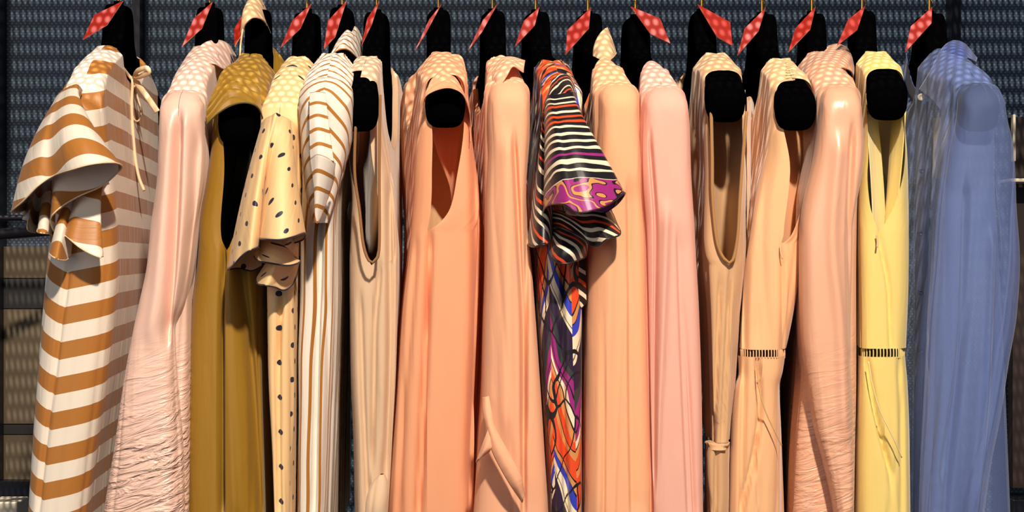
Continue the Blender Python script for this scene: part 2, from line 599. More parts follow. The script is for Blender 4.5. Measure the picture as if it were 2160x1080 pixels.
box('side_board', (X(2154, .4) + 0.06, .45, Z(640, .4)), (0.115, 0.02, Z(240, .4) - Z(1040, .4)), M['box_brown'], sb, 0.001)
box('shelf_edge', (X(2148, .36) + 0.06, .41, Z(378, .36)), (0.12, 0.05, 0.005), M['white'], sb, 0.001)
box('upright', (X(2143, .38), .39, Z(290, .38)), (0.004, 0.01, 0.07), M['white'], sb, 0.001)
box('plinth', (X(2120, .4) + 0.09, .45, Z(1060, .4) - 0.02), (0.14, 0.06, 0.04), M['post'], sb, 0.001)

# rail
rail_z = Z(-118, 0)
rail = thing('clothes_rail', 'gold clothes rail above the frame that carries every hanger', 'clothes rail', (0, 0, 0))
tube('rail', [(-1.15, 0, rail_z), (0, 0, rail_z), (1.15, 0, rail_z)], 0.010, M['gold'], rail, 12, 16)
for s in (-1.15, 1.15):
    tube('post', [(s, 0, 0.0), (s, 0, 0.9), (s, 0, rail_z + 0.01)], 0.012, M['gold'], rail, 6, 14)

# ---------------------------------------------------------------- hangers
TD = [0, .024, .028, .032, .039, .052, .085, .12, .16, .195, .205, .2115]
TZ = [0, 0, -.006, -.026, -.040, -.049, -.057, -.066, -.081, -.101, -.106, -.122]
BD = [0, .012, .03, .06, .1, .15, .195, .205, .2115]
BZ = [-.048, -.056, -.078, -.098, -.113, -.132, -.148, -.147, -.135]
WD = [0, .03, .09, .14, .195, .206, .2115]
WX = [.0145, .0135, .0105, .0130, .0218, .0205, .012]


class Hanger:
    def __init__(s, hx, ny, ex, ey):
        s.x0 = X(hx, 0)
        s.z0 = Z(ny, 0)
        s.xe = X(ex, -.21)
        s.sx = (s.x0 - s.xe) / .21           # dx/dy
        s.k = (Z(ey, -.21) - (s.z0 - .126)) / .2

    def top(s, y, extra=0.0):
        return s.z0 + np.interp(np.abs(y), TD, TZ) - y * s.k + extra

    def cx(s, y):
        return s.x0 + s.sx * y


def build_hanger(h, label):
    root = thing('clothes_hanger', label, 'hanger', (h.x0, 0, h.z0), 'black velvet hangers on the rail')
    ds = [-.2115, -.210, -.2075, -.204, -.198] + list(np.linspace(-.19, -.05, 18)) + list(np.linspace(-.045, -.014, 14)) + [-.007]
    ds = ds + [0] + [-d for d in reversed(ds)]
    K = 28
    G = np.zeros((len(ds), K, 3))
    for i, d in enumerate(ds):
        a = abs(d)
        zt = np.interp(a, TD, TZ)
        zb = np.interp(a, BD, BZ)
        w = np.interp(a, WD, WX)
        if a > .2105:
            w *= .75
        pw = 3.6 if a > .05 else 5
        for j in range(K):
            t = 2 * math.pi * j / K
            c, sn = math.cos(t), math.sin(t)
            xx = math.copysign(abs(c) ** (2 / pw), c) * w
            zz = (zt + zb) / 2 + math.copysign(abs(sn) ** (2 / pw), sn) * (zt - zb) / 2
            if zz < (zt + zb) / 2:
                xx *= 1 - 0.10 * ((zt + zb) / 2 - zz) / max((zt - zb) / 2, 1e-6)
            G[i, j] = (h.cx(d) + xx, d, h.z0 + zz - d * h.k)
    faces = grid_faces(len(ds), K, True)
    faces.append(tuple(range(K)))
    faces.append(tuple((len(ds) - 1) * K + j for j in reversed(range(K))))
    mesh_obj('shoulder_form', G.reshape(-1, 3), faces, M['velvet'], root)
    r = 0.0125
    zt = rail_z + 0.010
    pts = [(h.x0, 0, h.z0 - .004), (h.x0, 0, h.z0 + .03), (h.x0, .002, rail_z - .02)]
    for a in range(-10, 200, 25):
        an = math.radians(a)
        pts.append((h.x0, r * 1.0 * math.cos(an) * 1.0, rail_z + r * math.sin(an) + 0.0))
    pts[2] = (h.x0, .006, rail_z - .028)
    tube('hook', pts, 0.0018, M['gold'], root, 40, 8)
    tube('collar_ring', [(h.x0, 0, h.z0 - .003), (h.x0, 0, h.z0 + .002), (h.x0, 0, h.z0 + .005)], 0.0058, M['velvet'], root, 4, 14)
    return root


HS = {}
hang = [('stripe', 250, 12, 170, 225, 'holding the brown striped ruffle sleeve dress'),
        ('pink', 443, 16, 385, 250, 'holding the crinkled pink satin blouse'),
        ('olive', 546, 20, 500, 262, 'holding the olive draped dress'),
        ('polka', 648, 28, 590, 262, 'holding the polka dot blouse'),
        ('shirt', 722, 20, 688, 222, 'holding the vertical striped shirt'),
        ('beige', 795, 30, 754, 232, 'holding the plain beige sleeveless top'),
        ('shawl', 925, 26, 940, 224, 'holding the peach sleeveless dress with gathered shoulder'),
        ('peach', 1039, 28, 1072, 226, 'holding the long peach sleeve dress'),
        ('print', 1130, 30, 1188, 228, 'holding the multicoloured printed dress'),
        ('apricot', 1240, 33, 1303, 232, 'holding the apricot dress with open neck'),
        ('rose', 1340, 40, 1402, 238, 'holding the rose pink chiffon dress'),
        ('tan', 1480, 28, 1533, 212, 'holding the tan jumpsuit with elastic waist'),
        ('nude', 1607, 35, 1682, 230, 'holding the nude jumpsuit with ladder stitching'),
        ('blush', 1712, 33, 1772, 235, 'holding the blush satin blouse'),
        ('yellow', 1818, 30, 1875, 208, 'holding the yellow jumpsuit'),
        ('blue', 1960, 33, 2070, 232, 'seen through the sheer blue shirt')]
HX = {}
for k, hx, ny, ex, ey, lab in hang:
    HS[k] = Hanger(hx, ny, ex, ey)
    HX[k] = hx
    build_hanger(HS[k], 'black velvet clothes hanger with gold hook ' + lab)

# ---------------------------------------------------------------- garments


def profile(rows, y):
    """rows of (py, xl, xr) seen at depth y -> functions of z"""
    r = sorted([(Z(py, y), X(a, y), X(b, y)) for py, a, b in rows])
    zs = [q[0] for q in r]
    return (lambda z: pchip(zs, [q[1] for q in r], z)), (lambda z: pchip(zs, [q[2] for q in r], z))


def folds_fn(seed, lam=0.03, a0=0.001, a1=0.006, sharp=0.35):
    """broad waves plus sparse crisp pleats; s metres along the section, t 0 top .. 1 bottom"""
    rnd = random.Random(seed)
    comp = [(lam * f * 1.5, rnd.uniform(0, 6.28), rnd.uniform(-2, 2), w) for f, w in ((1.0, .55), (0.57, .25), (1.9, .5))]
    pl = []
    c = -.5
    while c < .5:
        c += lam * rnd.uniform(.45, 1.25)
        pl.append((c, rnd.uniform(-.035, .035), rnd.uniform(.0014, .0038), rnd.uniform(.5, 1.2), rnd.uniform(-.25, .5), rnd.random() < .45, rnd.choice((-1, 1)), rnd.uniform(1.5, 4), rnd.uniform(0, 6)))

    def fn(s, t):
        amp = a0 + (a1 - a0) * min(1.0, t * 1.25)
        d = np.zeros_like(s)
        for L, ph, dr, w in comp:
            d += w * np.sin(math.pi * s / L + ph + dr * t * .7 + .5 * math.sin(2.2 * t + ph)) * amp * .6
        for c, dr, w, A, t0, step, sg, fq, ph in pl:
            on = smooth(t0, t0 + .3, t)
            if on <= 0:
                continue
            q = (s - c - dr * t - .004 * math.sin(fq * t + ph)) / w
            if step:
                q = q * sg
                d -= A * amp * .9 * on / (1 + np.exp(-np.clip(q * 2.2, -30, 30))) * np.exp(-np.clip(q, 0, None) / 7)
            else:
                d -= A * amp * .9 * on * np.exp(-q * q)
        return d
    return fn


def loft(root, name, mat, near, far=None, top=None, flat_top=None, bot=1200, yn=-.2, yf=.2, opening=None, armpit=None,
         p=3.6, NU=240, NV=150, folds=None, creases=(), dome=.013, neck=None, uvfn=None, hug=None, hugk=.55, hugd=.0012, corner=.045):
    xl_n, xr_n = profile(near, yn)
    if far is None:
        h = root_h[root.name]
        cxn = (near[0][1] + near[0][2]) / 2
        xc = X(cxn, yn)
        xf = 2 * h.x0 - xc if yf > .15 else h.cx(yf)
        fl = (lambda z: xf + (xl_n(z) - xc) * .9)
        fr = (lambda z: xf + (xr_n(z) - xc) * .9)
    else:
        fl, fr = profile(far, yf)
    zb = Z(bot, yn)
    K = 481
    hc = min(corner, (yf - yn) * .45)

    def section(L):
        """closed outline: 0 near middle, 1-2 right side, 2-4 far end, 4-5 left side, 6 near middle again"""
        a = np.empty_like(L)
        y = np.empty_like(L)
        n1 = L <= 1
        ph = np.where(n1, L, L - 6) * math.pi / 2
        nm = n1 | (L >= 5)
        a = np.where(nm, np.sign(np.sin(ph)) * np.abs(np.sin(ph)) ** (2 / p), 0)
        y = np.where(nm, yn + hc - hc * np.abs(np.cos(ph)) ** (2 / p), 0)
        m = (L > 1) & (L < 2)
        a = np.where(m, 1, a)
        y = np.where(m, yn + hc + (L - 1) * (yf - yn - 2 * hc), y)
        m = (L >= 2) & (L <= 4)
        ph = (L - 3) * math.pi / 2
        a = np.where(m, -np.sign(np.sin(ph)) * np.abs(np.sin(ph)) ** (2 / p), a)
        y = np.where(m, yf - hc + hc * np.abs(np.cos(ph)) ** (2 / p), y)
        m = (L > 4) & (L < 5)
        a = np.where(m, -1, a)
        y = np.where(m, yf - hc - (L - 4) * (yf - yn - 2 * hc), y)
        return a, y
    if opening:
        zo = sorted([(Z(py, yn), X(a, yn), X(b, yn)) for py, a, b in opening])
        ozs = [q[0] for q in zo]
        z_arm = ozs[0]
    G = np.zeros((NV, NU, 3))
    UV = np.zeros((NV, NU, 2))
    v = np.linspace(0, 1, NV)
    vd = .07
    v = np.where(v < vd * 1.6, v / 1.6, vd + (v - vd * 1.6) / (1 - vd * 1.6) * (1 - vd))
    yc, hy = (yn + yf) / 2, (yf - yn) / 2
    ztn = top(np.array([yn]))[0] if top is not None else Z(flat_top, yn)
    for i in range(NV):
        vi = v[i]
        # first guess of z on this row at the near side
        t = max(0.0, (vi - vd) / (1 - vd))
        znear = ztn - dome * math.sin(min(vi / vd, 1) * math.pi / 2) * 0 - dome - (ztn - dome - zb) * t
        if vi < vd:
            znear = ztn - dome * (1 - math.cos(vi / vd * math.pi / 2))
        zq = np.array([znear])
        xl, xr = xl_n(zq)[0], xr_n(zq)[0]
        if opening and znear > z_arm - 1e-6:
            ol = pchip(ozs, [q[1] for q in zo], zq)[0]
            orr = pchip(ozs, [q[2] for q in zo], zq)[0]
            wdt = max(xr - xl, 1e-4)
            al = np.clip(2 * (ol - xl) / wdt - 1, -.97, .97)
            ar = np.clip(2 * (orr - xl) / wdt - 1, -.97, .97)
        else:
            if opening:
                wdt = max(xr - xl, 1e-4)
                mm = (zo[0][1] + zo[0][2]) / 2
                al = ar = np.clip(2 * (mm - xl) / wdt - 1, -.9, .9)
            else:
                al = ar = 0.0
        al, ar = (max(al, -.95), min(ar, .95))
        lr = math.asin(np.sign(ar) * abs(ar) ** (p / 2)) / (math.pi / 2)
        ll = 6 + math.asin(np.sign(al) * abs(al) ** (p / 2)) / (math.pi / 2)
        a, y = section(np.linspace(lr, ll, K))
        b = (y - yc) / hy
        zt = top(y) if top is not None else np.full(K, ztn)
        if neck:
            nn, nf, dl, dr = neck
            tq = np.where(y < 0, np.abs(y) / nn, np.abs(y) / nf)
            ed = np.where(y < 0, top(np.full(K, -nn)), top(np.full(K, nf)))
            drop = np.where(a < 0, dl, dr)
            inside = tq < 1
            zt = np.where(inside, ed * tq ** 2 + (1 - tq ** 2) * np.minimum(top(np.full(K, -nn))[0], top(np.full(K, nf))[0]) - drop * np.sqrt(np.clip(1 - tq ** 2, 0, 1)), zt)
            wd = smooth(.98, 1.06, tq)
        else:
            wd = np.ones(K)
        if top is None:
            wd = np.zeros(K)
        if vi < vd:
            ph = vi / vd * math.pi / 2
            z = zt - dome * (1 - math.cos(ph))
            fx = 1 - wd + wd * math.sin(ph) ** .62
        else:
            z = zt - dome - (zt - dome - zb) * t
            fx = np.ones(K)
        q = (b + 1) / 2
        XL = xl_n(z) * (1 - q) + fl(z) * q
        XR = xr_n(z) * (1 - q) + fr(z) * q
        xm = (XL + XR) / 2
        hwid = (XR - XL) / 2
        if hug is not None:
            drp = np.clip(zt - z, 0, None)
            allow = np.interp(np.abs(y), WD + [.3], WX[:-2] + [.021, .018, .018]) + hugd + hugk * drp + 9.0 * drp ** 2
            kk = smooth(.045, .15, drp)
            hwid = np.where(hwid > allow, allow, np.maximum(hwid, np.minimum(allow, np.interp(np.abs(y), WD + [.3], WX[:-2] + [.021, .018, .018]) + hugd))) * (1 - kk) + hwid * kk
            xm = xm * kk + hug.cx(y) * (1 - kk)
        x = xm + hwid * a * fx
        s = np.concatenate([[0], np.cumsum(np.hypot(np.diff(x), np.diff(y)))])
        s = s - s[K // 2]                       # zero at the far middle
        half = s[-1]
        # sample density: more on the near part
        dens = np.where(b < -.1, 3.6, 1.0) * np.hypot(np.gradient(x), np.gradient(y)) + 1e-9
        cum = np.concatenate([[0], np.cumsum((dens[1:] + dens[:-1]) / 2)])
        qs = np.linspace(0, cum[-1], NU)
        xx, yy, zz, ss = (np.interp(qs, cum, w_) for w_ in (x, y, z, s))
        tx, ty = np.gradient(xx), np.gradient(yy)
        nl = np.hypot(tx, ty) + 1e-9
        nx, ny = ty / nl, -tx / nl
        # signed distance from near middle, + to the right
        s0 = np.where(ss < 0, ss - ss[0], ss - ss[-1])
        if folds is not None:
            d = folds(s0, max(0.0, (vi - vd * .3))) * smooth(0.0, .03, abs(ss))
            xx = xx + nx * d
            yy = yy + ny * d
        if len(creases):
            px = W / 2 + xx * F / (D + yy)
            py = H / 2 - (zz - CZ) * F / (D + yy)
            for cr in creases:
                pts, depth, wpx = cr[:3]
                cx = pchip([c[0] for c in pts], [c[1] for c in pts], py)
                fade = smooth(pts[0][0] - 40, pts[0][0] + 30, py) * (1 - smooth(pts[-1][0] - 30, pts[-1][0] + 60, py))
                g = (px - cx) / wpx
                msk = fade * smooth(0.1, -.35, 1.0 * (yy - yc) / hy) if False else fade * (yy < yc + .1)
                if len(cr) > 3:            # step: the side right of the line lies deeper (or nearer when negative)
                    yy = yy + depth * msk * (1 / (1 + np.exp(-g * 3)))* np.exp(-np.clip(g, 0, None) / cr[3])
                else:
                    yy = yy + depth * np.exp(-g * g) * msk
        G[i, :, 0], G[i, :, 1], G[i, :, 2] = xx, yy, zz
        UV[i, :, 0] = s0
        UV[i, :, 1] = (ztn - zz)
    if uvfn:
        UV = uvfn(UV, G)
    return grid_obj(name, G, UV, mat, root)


def sleeve(root, name, mat, rows, y0=-.205, y1=-.245, depth=.035, bot=1200, top_py=None, p=2.4, NU=110, NV=150, folds=None, creases=(),
           dome=.02, slant=0.0, uvfn=None):
    """hanging sleeve tube: outline rows (py, xl, xr) at its middle depth"""
    top_py = rows[0][0] if top_py is None else top_py
    G = np.zeros((NV, NU, 3))
    UV = np.zeros((NV, NU, 2))
    zt, zb = Z(top_py, y0), Z(bot, y1)
    v = np.linspace(0, 1, NV) ** 1.15
    th = np.linspace(0, 2 * math.pi, NU, endpoint=False)
    zs = []
    prof = sorted([(Z(py, (y0 + y1) / 2 - depth * .5), X(a, (y0 + y1) / 2 - depth * .5), X(b, (y0 + y1) / 2 - depth * .5)) for py, a, b in rows])
    pz = [q[0] for q in prof]
    for i in range(NV):
        t = v[i]
        z = zt + (zb - zt) * t
        yc = y0 + (y1 - y0) * smooth(0, .35, t)
        xl = pchip(pz, [q[1] for q in prof], np.array([z]))[0]
        xr = pchip(pz, [q[2] for q in prof], np.array([z]))[0]
        k = min(1.0, (zt - z) / dome)
        f = math.sqrt(max(0.0, 1 - (1 - k) ** 2))
        c, s_ = np.cos(th - math.pi / 2), np.sin(th - math.pi / 2)
        a = np.sign(c) * np.abs(c) ** (2 / p)
        b = np.sign(s_) * np.abs(s_) ** (2 / p)
        x = (xl + xr) / 2 + (xr - xl) / 2 * a * (0.25 + .75 * f)
        y = yc + (depth * (0.7 + .3 * t)) * b * (0.3 + .7 * f)
        ds = np.hypot(np.diff(np.append(x, x[0])), np.diff(np.append(y, y[0])))
        s = np.concatenate([[0], np.cumsum(ds)[:-1]])
        per = ds.sum()
        s = np.where(s > per / 2, s - per, s)
        tx, ty = np.gradient(x), np.gradient(y)
        tx[0], ty[0] = x[1] - x[-1], y[1] - y[-1]
        tx[-1], ty[-1] = x[0] - x[-2], y[0] - y[-2]
        nl = np.hypot(tx, ty) + 1e-9
        nx, ny = ty / nl, -tx / nl
        zz = np.full(NU, z) + slant * (x - (xl + xr) / 2) * t
        if folds is not None:
            w = np.sqrt(np.clip(1 - (np.abs(s) / (per / 2)) ** 6, 0, 1))
            d = folds(s, t) * w
            x = x + nx * d
            y = y + ny * d
        px = W / 2 + x * F / (D + y)
        py = H / 2 - (zz - CZ) * F / (D + y)
        for cr in creases:
            pts, dep, wpx = cr[:3]
            cx = pchip([q[0] for q in pts], [q[1] for q in pts], py)
            fade = smooth(pts[0][0] - 40, pts[0][0] + 30, py) * (1 - smooth(pts[-1][0] - 30, pts[-1][0] + 60, py))
            g = (px - cx) / wpx
            msk = fade * (b < .2)
            if len(cr) > 3:
                y = y + dep * msk * (1 / (1 + np.exp(-g * 3))) * np.exp(-np.clip(g, 0, None) / cr[3])
            else:
                y = y + dep * np.exp(-g * g) * msk
        G[i, :, 0], G[i, :, 1], G[i, :, 2] = x, y, zz
        UV[i, :, 0] = s
        UV[i, :, 1] = zt - zz
    if uvfn:
        UV = uvfn(UV, G)
    o = grid_obj(name, G, UV, mat, root, closed=True)
    return o


def cap_top(h, reach=.045, e=.004):
    def f(y):
        a = np.abs(y)
        base = h.top(-np.minimum(a, .192), e)
        q = np.clip((a - .192) / reach, 0, 1)
        return base - .034 * (1 - np.sqrt(1 - q * q * .999))
    return f


def armsleeve(root, h, name, mat, rows, bot=1200, yn=-.238, yf=-.12, **kw):
    return loft(root, name, mat, rows, bot=bot, yn=yn, yf=yf, top=cap_top(h, -.192 - yn), dome=kw.pop('dome', .016), hug=h, hugd=.0025, hugk=.4, **kw)


def flutter(root, name, mat, attach, hem, nu=200, nv=60, sag=.012, uscale=1.0, edge=None, ripple=0.0, thick=.0007, pw=1.0, uv0=0.0, gather=0.0, gfreq=24.0):
    """cloth hung between a short attachment line and a long wavy hem (points are px, py, depth)"""
    A = curve_pts([P(*q) for q in attach], nu)
    B = curve_pts([P(*q) for q in hem], nu)
    t = np.linspace(0, 1, nv)[:, None, None] ** pw
    G = A[None] * (1 - t) + B[None] * t
    w = np.sin(t * math.pi)
    G[:, :, 1:2] -= sag * w
    su = np.concatenate([[0], np.cumsum(np.linalg.norm(np.diff(B, axis=0), axis=1))])
    if ripple:
        G[:, :, 1] += (ripple * np.sin(su / .011)[None] * t[:, :, 0] * (1 - .3 * t[:, :, 0]))
    if gather:
        tt = t[:, :, 0]
        uu = np.linspace(0, 1, nu)[None]
        ph = tt * gfreq + 1.6 * np.sin(uu * 5.1) + .9 * np.sin(uu * 11.3 + tt * 4)
        G[:, :, 1] -= gather * (np.abs(np.sin(ph)) - .5) * np.sin(tt * math.pi) ** .5
        G[:, :, 2] += gather * .8 * (np.abs(np.sin(ph)) - .5) * np.sin(tt * math.pi) ** .5
    seg = np.linalg.norm(np.diff(G, axis=0), axis=2)
    vv = np.concatenate([np.zeros((1, nu)), np.cumsum(seg, axis=0)])
    UV = np.zeros((nv, nu, 2))
    rs = np.concatenate([np.zeros((nv, 1)), np.cumsum(np.linalg.norm(np.diff(G, axis=1), axis=2), axis=1)], axis=1)
    UV[:, :, 0] = (rs - rs[:, nu // 2][:, None]) * uscale
    UV[:, :, 1] = vv + uv0
    o = grid_obj(name, G, UV, mat, root)
    if thick:
        m = o.modifiers.new('solid', 'SOLIDIFY')
        m.thickness = thick
        m.offset = 0
    if edge:
        tube('hem_edge', [tuple(q) for q in B[::4]] + [tuple(B[-1])], 0.0009, edge, o, 120, 6)
    return o


root_h = {}


def garment(name, label, key, cat='dress'):
    h = HS[key]
    r = thing(name, label, cat, (h.x0, 0, h.z0 - .06))
    root_h[r.name] = h
    return r, h


def binding(root, name, pts, y, mat, r=0.0011):
    return tube(name, [tuple(P(a, b, y)) for a, b in pts], r, mat, root, 60, 6)


# 1 --- brown and cream striped dress with ruffled sleeve
g, h = garment('striped_dress', 'brown and cream horizontally striped dress with ruffled sleeve, leftmost on the rail', 'stripe')
T = lambda hh, e=.003: (lambda y, hh=hh, e=e: hh.top(y, e))


def tilt_uv(UV, G):
    UV = UV.copy()
    UV[:, :, 1] += 0.0
    return UV


loft(g, 'bodice', M['stripe_body'], [(150, 140, 225), (250, 118, 225), (380, 95, 232), (490, 88, 240), (570, 80, 242), (677, 70, 234), (822, 58, 216), (983, 48, 190), (1200, 36, 160)],
     far=[(100, 285, 338), (300, 288, 340), (600, 285, 338), (1200, 255, 320)], yn=-.230, top=T(h), hug=h, folds=folds_fn(1, .05, .0004, .0015), p=2.7, neck=(.075, .085, .02, .035), NV=170,
     creases=[([(560, 145), (677, 129), (822, 110), (983, 90), (1080, 80)], .005, 4)])
pa = [(150, 178, -.215), (158, 172, -.222), (170, 176, -.228), (176, 190, -.225), (168, 196, -.21)]
flutter(g, 'ruffle_sleeve', M['stripe_sleeve'],
        [(118, 205, -.20), (130, 192, -.215), (148, 182, -.225), (160, 178, -.23), (168, 182, -.225), (174, 190, -.215)],
        [(60, 440, -.17), (38, 448, -.21), (24, 446, -.25), (48, 425, -.275), (80, 392, -.285), (112, 371, -.285), (150, 358, -.31), (195, 346, -.315), (238, 343, -.30), (257, 350, -.275),
         (248, 364, -.255), (215, 392, -.25), (170, 412, -.255), (135, 432, -.262), (112, 452, -.262), (106, 468, -.25), (114, 488, -.24)], edge=M['cream_cord'], sag=.02)
flutter(g, 'ruffle_sleeve_lower', M['stripe_sleeve'],
        [(70, 400, -.17), (100, 380, -.19), (140, 370, -.2), (190, 365, -.215), (235, 355, -.23)],
        [(48, 462, -.17), (60, 466, -.225), (58, 484, -.225), (76, 490, -.18), (82, 476, -.215), (80, 492, -.245), (102, 492, -.24), (120, 508, -.19), (118, 524, -.215), (104, 534, -.26), (120, 546, -.275), (140, 548, -.25),
         (150, 530, -.225), (128, 505, -.23), (140, 498, -.26), (165, 520, -.265), (215, 543, -.26), (208, 500, -.235), (200, 440, -.21)], edge=M['cream_cord'], sag=.006, uv0=.02)
# neck tie
tube('tie_cord', [P(205, 128, -.11), P(225, 120, -.09), P(250, 134, -.05), P(270, 158, -.02), P(282, 170, -.02)], .0022, M['cream_cord'], g, 40, 8)
tube('tie_cord', [P(280, 168, -.03), P(278, 230, -.03), P(284, 320, -.035), P(292, 370, -.04), P(304, 402, -.045)], .0019, M['cream_cord'], g, 50, 8)
tube('tie_cord', [P(282, 165, -.03), P(300, 190, -.04), P(318, 215, -.05), P(332, 236, -.05)], .0036, M['cream_cord'], g, 40, 8, .4)
tube('tie_bow', [P(282, 165, -.03), P(290, 150, -.05), P(308, 143, -.06), P(314, 152, -.06), P(300, 160, -.05), P(284, 162, -.035), P(300, 148, -.02), P(312, 146, -.01)], .0030, M['cream_cord'], g, 60, 8, .5)
tube('keyhole_edge', [P(276, 175, -.012), P(276, 215, -.012), P(282, 250, -.012), P(293, 254, -.004), P(297, 232, .004), P(290, 205, .004), P(284, 180, .0)], .0012, M['cream_cord'], g, 50, 6)

# 2 --- pink satin blouse
g, h = garment('satin_blouse', 'shiny pink satin long sleeve blouse with crinkled cuff end, second from the left', 'pink', 'blouse')
loft(g, 'bodice', M['pink_satin'], [(190, 345, 425), (300, 335, 420), (500, 330, 402), (680, 320, 395), (850, 300, 396), (1200, 280, 398)],
     top=T(h), hug=h, folds=folds_fn(2, .03, .001, .005), neck=(.05, .05, .01, .02), yn=-.215, NV=120)
armsleeve(g, h, 'sleeve', M['pink_satin'], [(205, 345, 428), (215, 338, 432), (300, 326, 429), (450, 310, 412), (560, 300, 400), (640, 283, 385), (700, 270, 366), (800, 250, 370), (960, 225, 380), (1080, 205, 382), (1200, 190, 384)],
       folds=folds_fn(22, .05, .001, .002),
       creases=[([(250, 365), (400, 350), (600, 335), (700, 320)], -.006, 16), ([(240, 395), (400, 392), (560, 385), (660, 372)], -.010, 14), ([(260, 378), (450, 368), (620, 358), (700, 350)], .016, 9),
                ([(300, 415), (450, 405), (640, 385)], .008, 8)])
# folded collar on the neck
flutter(g, 'collar', M['pink_satin'], [(405, 130, -.10), (425, 95, -.06), (455, 84, -.03), (480, 92, 0.0), (498, 118, .03)],
        [(384, 165, -.12), (415, 140, -.125), (448, 134, -.11), (470, 145, -.08), (490, 152, -.03), (503, 132, .03)], sag=.006, nv=20, nu=80, edge=M['pink_satin'])

# 3 --- olive dress
g, h = garment('olive_dress', 'olive gold satin sleeveless dress with draped shoulder and dark open armhole', 'olive')
loft(g, 'bodice', M['olive'], [(175, 448, 560), (250, 434, 556), (311, 426, 553), (415, 416, 552), (560, 406, 550), (634, 396, 548), (768, 388, 550), (887, 381, 554), (1200, 378, 560)],
     top=T(h, .006), hug=h, opening=[(200, 450, 548), (262, 456, 545), (363, 461, 530), (467, 464, 510), (500, 467, 492), (525, 474, 482)], folds=folds_fn(3, .035, .001, .005), neck=(.085, .05, .02, .02),
     creases=[([(540, 472), (700, 466), (900, 466), (1080, 466)], .02, 5), ([(560, 480), (800, 490), (1080, 500)], -.006, 14), ([(560, 505), (800, 530), (1080, 545)], .014, 9)])
sl = flutter(g, 'shoulder_drape', M['olive'], [(448, 205, -.20), (470, 150, -.15), (505, 128, -.105), (545, 124, -.10), (560, 160, -.12)],
             [(436, 262, -.225), (462, 238, -.228), (490, 222, -.228), (520, 217, -.226), (545, 228, -.222), (558, 262, -.2)], sag=.010, nv=90, nu=90, edge=M['olive'], gather=.0045, gfreq=17)
flutter(g, 'collar', M['nude_lining'], [(510, 60, -.05), (514, 20, -.045), (530, -6, -.02), (548, -6, .0), (562, 20, .03)],
        [(511, 75, -.06), (516, 52, -.075), (530, 38, -.075), (546, 38, -.065), (560, 48, -.04), (570, 70, .0)], sag=.008, nv=16, nu=60, edge=M['nude_lining'])
tube('collar_edge', [P(530, 38, -.07), P(515, 55, -.07), P(508, 90, -.07), P(506, 125, -.08)], .0011, M['nude_lining'], g, 40, 6)

# 4 --- polka dot blouse
g, h = garment('polka_dot_blouse', 'tan satin blouse with small navy polka dots and fluted sleeve', 'polka', 'blouse')
loft(g, 'bodice', M['polka'], [(190, 560, 640), (300, 556, 640), (600, 556, 619), (768, 557, 619), (983, 567, 616), (1200, 572, 612)],
     yn=-.227, top=T(h), hug=h, folds=folds_fn(4, .03, .001, .004), neck=(.075, .06, .01, .02), creases=[([(620, 592), (800, 585), (1080, 588)], .012, 5)])
flutter(g, 'fluted_sleeve', M['polka'], [(552, 262, -.21), (560, 250, -.225), (574, 243, -.235), (582, 238, -.24), (594, 244, -.235), (610, 252, -.225), (618, 262, -.20)],
        [(482, 560, -.2), (480, 569, -.23), (492, 560, -.275), (510, 540, -.29), (528, 528, -.30), (544, 522, -.285), (545, 515, -.25), (544, 506, -.27), (560, 505, -.30), (590, 506, -.31), (620, 499, -.30), (643, 492, -.27),
         (640, 505, -.25), (610, 515, -.24), (570, 520, -.24)], edge=M['polka'], sag=.012, nv=60)
flutter(g, 'fluted_sleeve_lower', M['polka'], [(545, 500, -.24), (575, 495, -.25), (610, 490, -.25), (632, 480, -.23)],
        [(536, 540, -.23), (545, 550, -.27), (575, 556, -.28), (610, 560, -.275), (633, 552, -.25), (618, 545, -.22), (580, 552, -.22), (545, 580, -.22), (543, 598, -.25), (560, 602, -.27), (580, 606, -.26), (600, 612, -.25), (620, 595, -.24), (630, 560, -.23)],
        edge=M['polka'], sag=.006, nv=40)
flutter(g, 'fluted_sleeve_back', M['polka'], [(525, 420, -.2), (550, 420, -.2)], [(482, 568, -.215), (505, 566, -.2), (530, 571, -.2), (552, 562, -.2)], sag=.0, nv=30, nu=60, edge=M['polka'])

# 5 --- striped shirt
g, h = garment('striped_shirt', 'cream linen shirt with thin vertical brown stripes and short cuffed sleeve', 'shirt', 'shirt')
loft(g, 'bodice', M['stripe_shirt'], [(160, 628, 738), (285, 622, 722), (456, 630, 708), (634, 627, 706), (768, 621, 700), (876, 621, 694), (1080, 618, 684), (1200, 616, 678)],
     far=[(100, 695, 752), (500, 690, 748), (1200, 680, 745)], top=T(h, .005), hug=h, yn=-.215, folds=folds_fn(5, .035, .001, .004), neck=(.125, .08, .05, .05),
     creases=[([(440, 676), (600, 672), (700, 668), (1080, 660)], .014, 6), ([(640, 690), (800, 690), (1080, 680)], .006, 6)], p=4)
armsleeve(g, h, 'sleeve', M['stripe_shirt_d'], [(122, 700, 738), (140, 655, 744), (180, 628, 744), (220, 618, 740), (300, 620, 732), (380, 634, 718), (430, 648, 706), (480, 662, 690)], bot=470, 
       folds=folds_fn(55, .04, .0006, .002), creases=[([(200, 652), (300, 652), (400, 655)], -.008, 12), ([(200, 684), (300, 686), (380, 700)], -.006, 8)], NV=90)
flutter(g, 'sleeve_placket', M['stripe_shirt_x'], [(654, 196, -.252), (670, 194, -.256), (686, 196, -.252)], [(655, 335, -.290), (675, 327, -.300), (704, 342, -.292)], sag=.004, nv=50, nu=30, thick=.0012)
flutter(g, 'cuff', M['stripe_shirt_x'], [(655, 333, -.289), (675, 326, -.300), (705, 342, -.290), (704, 352, -.28)], [(664, 398, -.288), (668, 470, -.285), (690, 420, -.275), (706, 372, -.268)], sag=.0, nv=30, nu=60, thick=.0012, edge=M['stripe_shirt_x'])
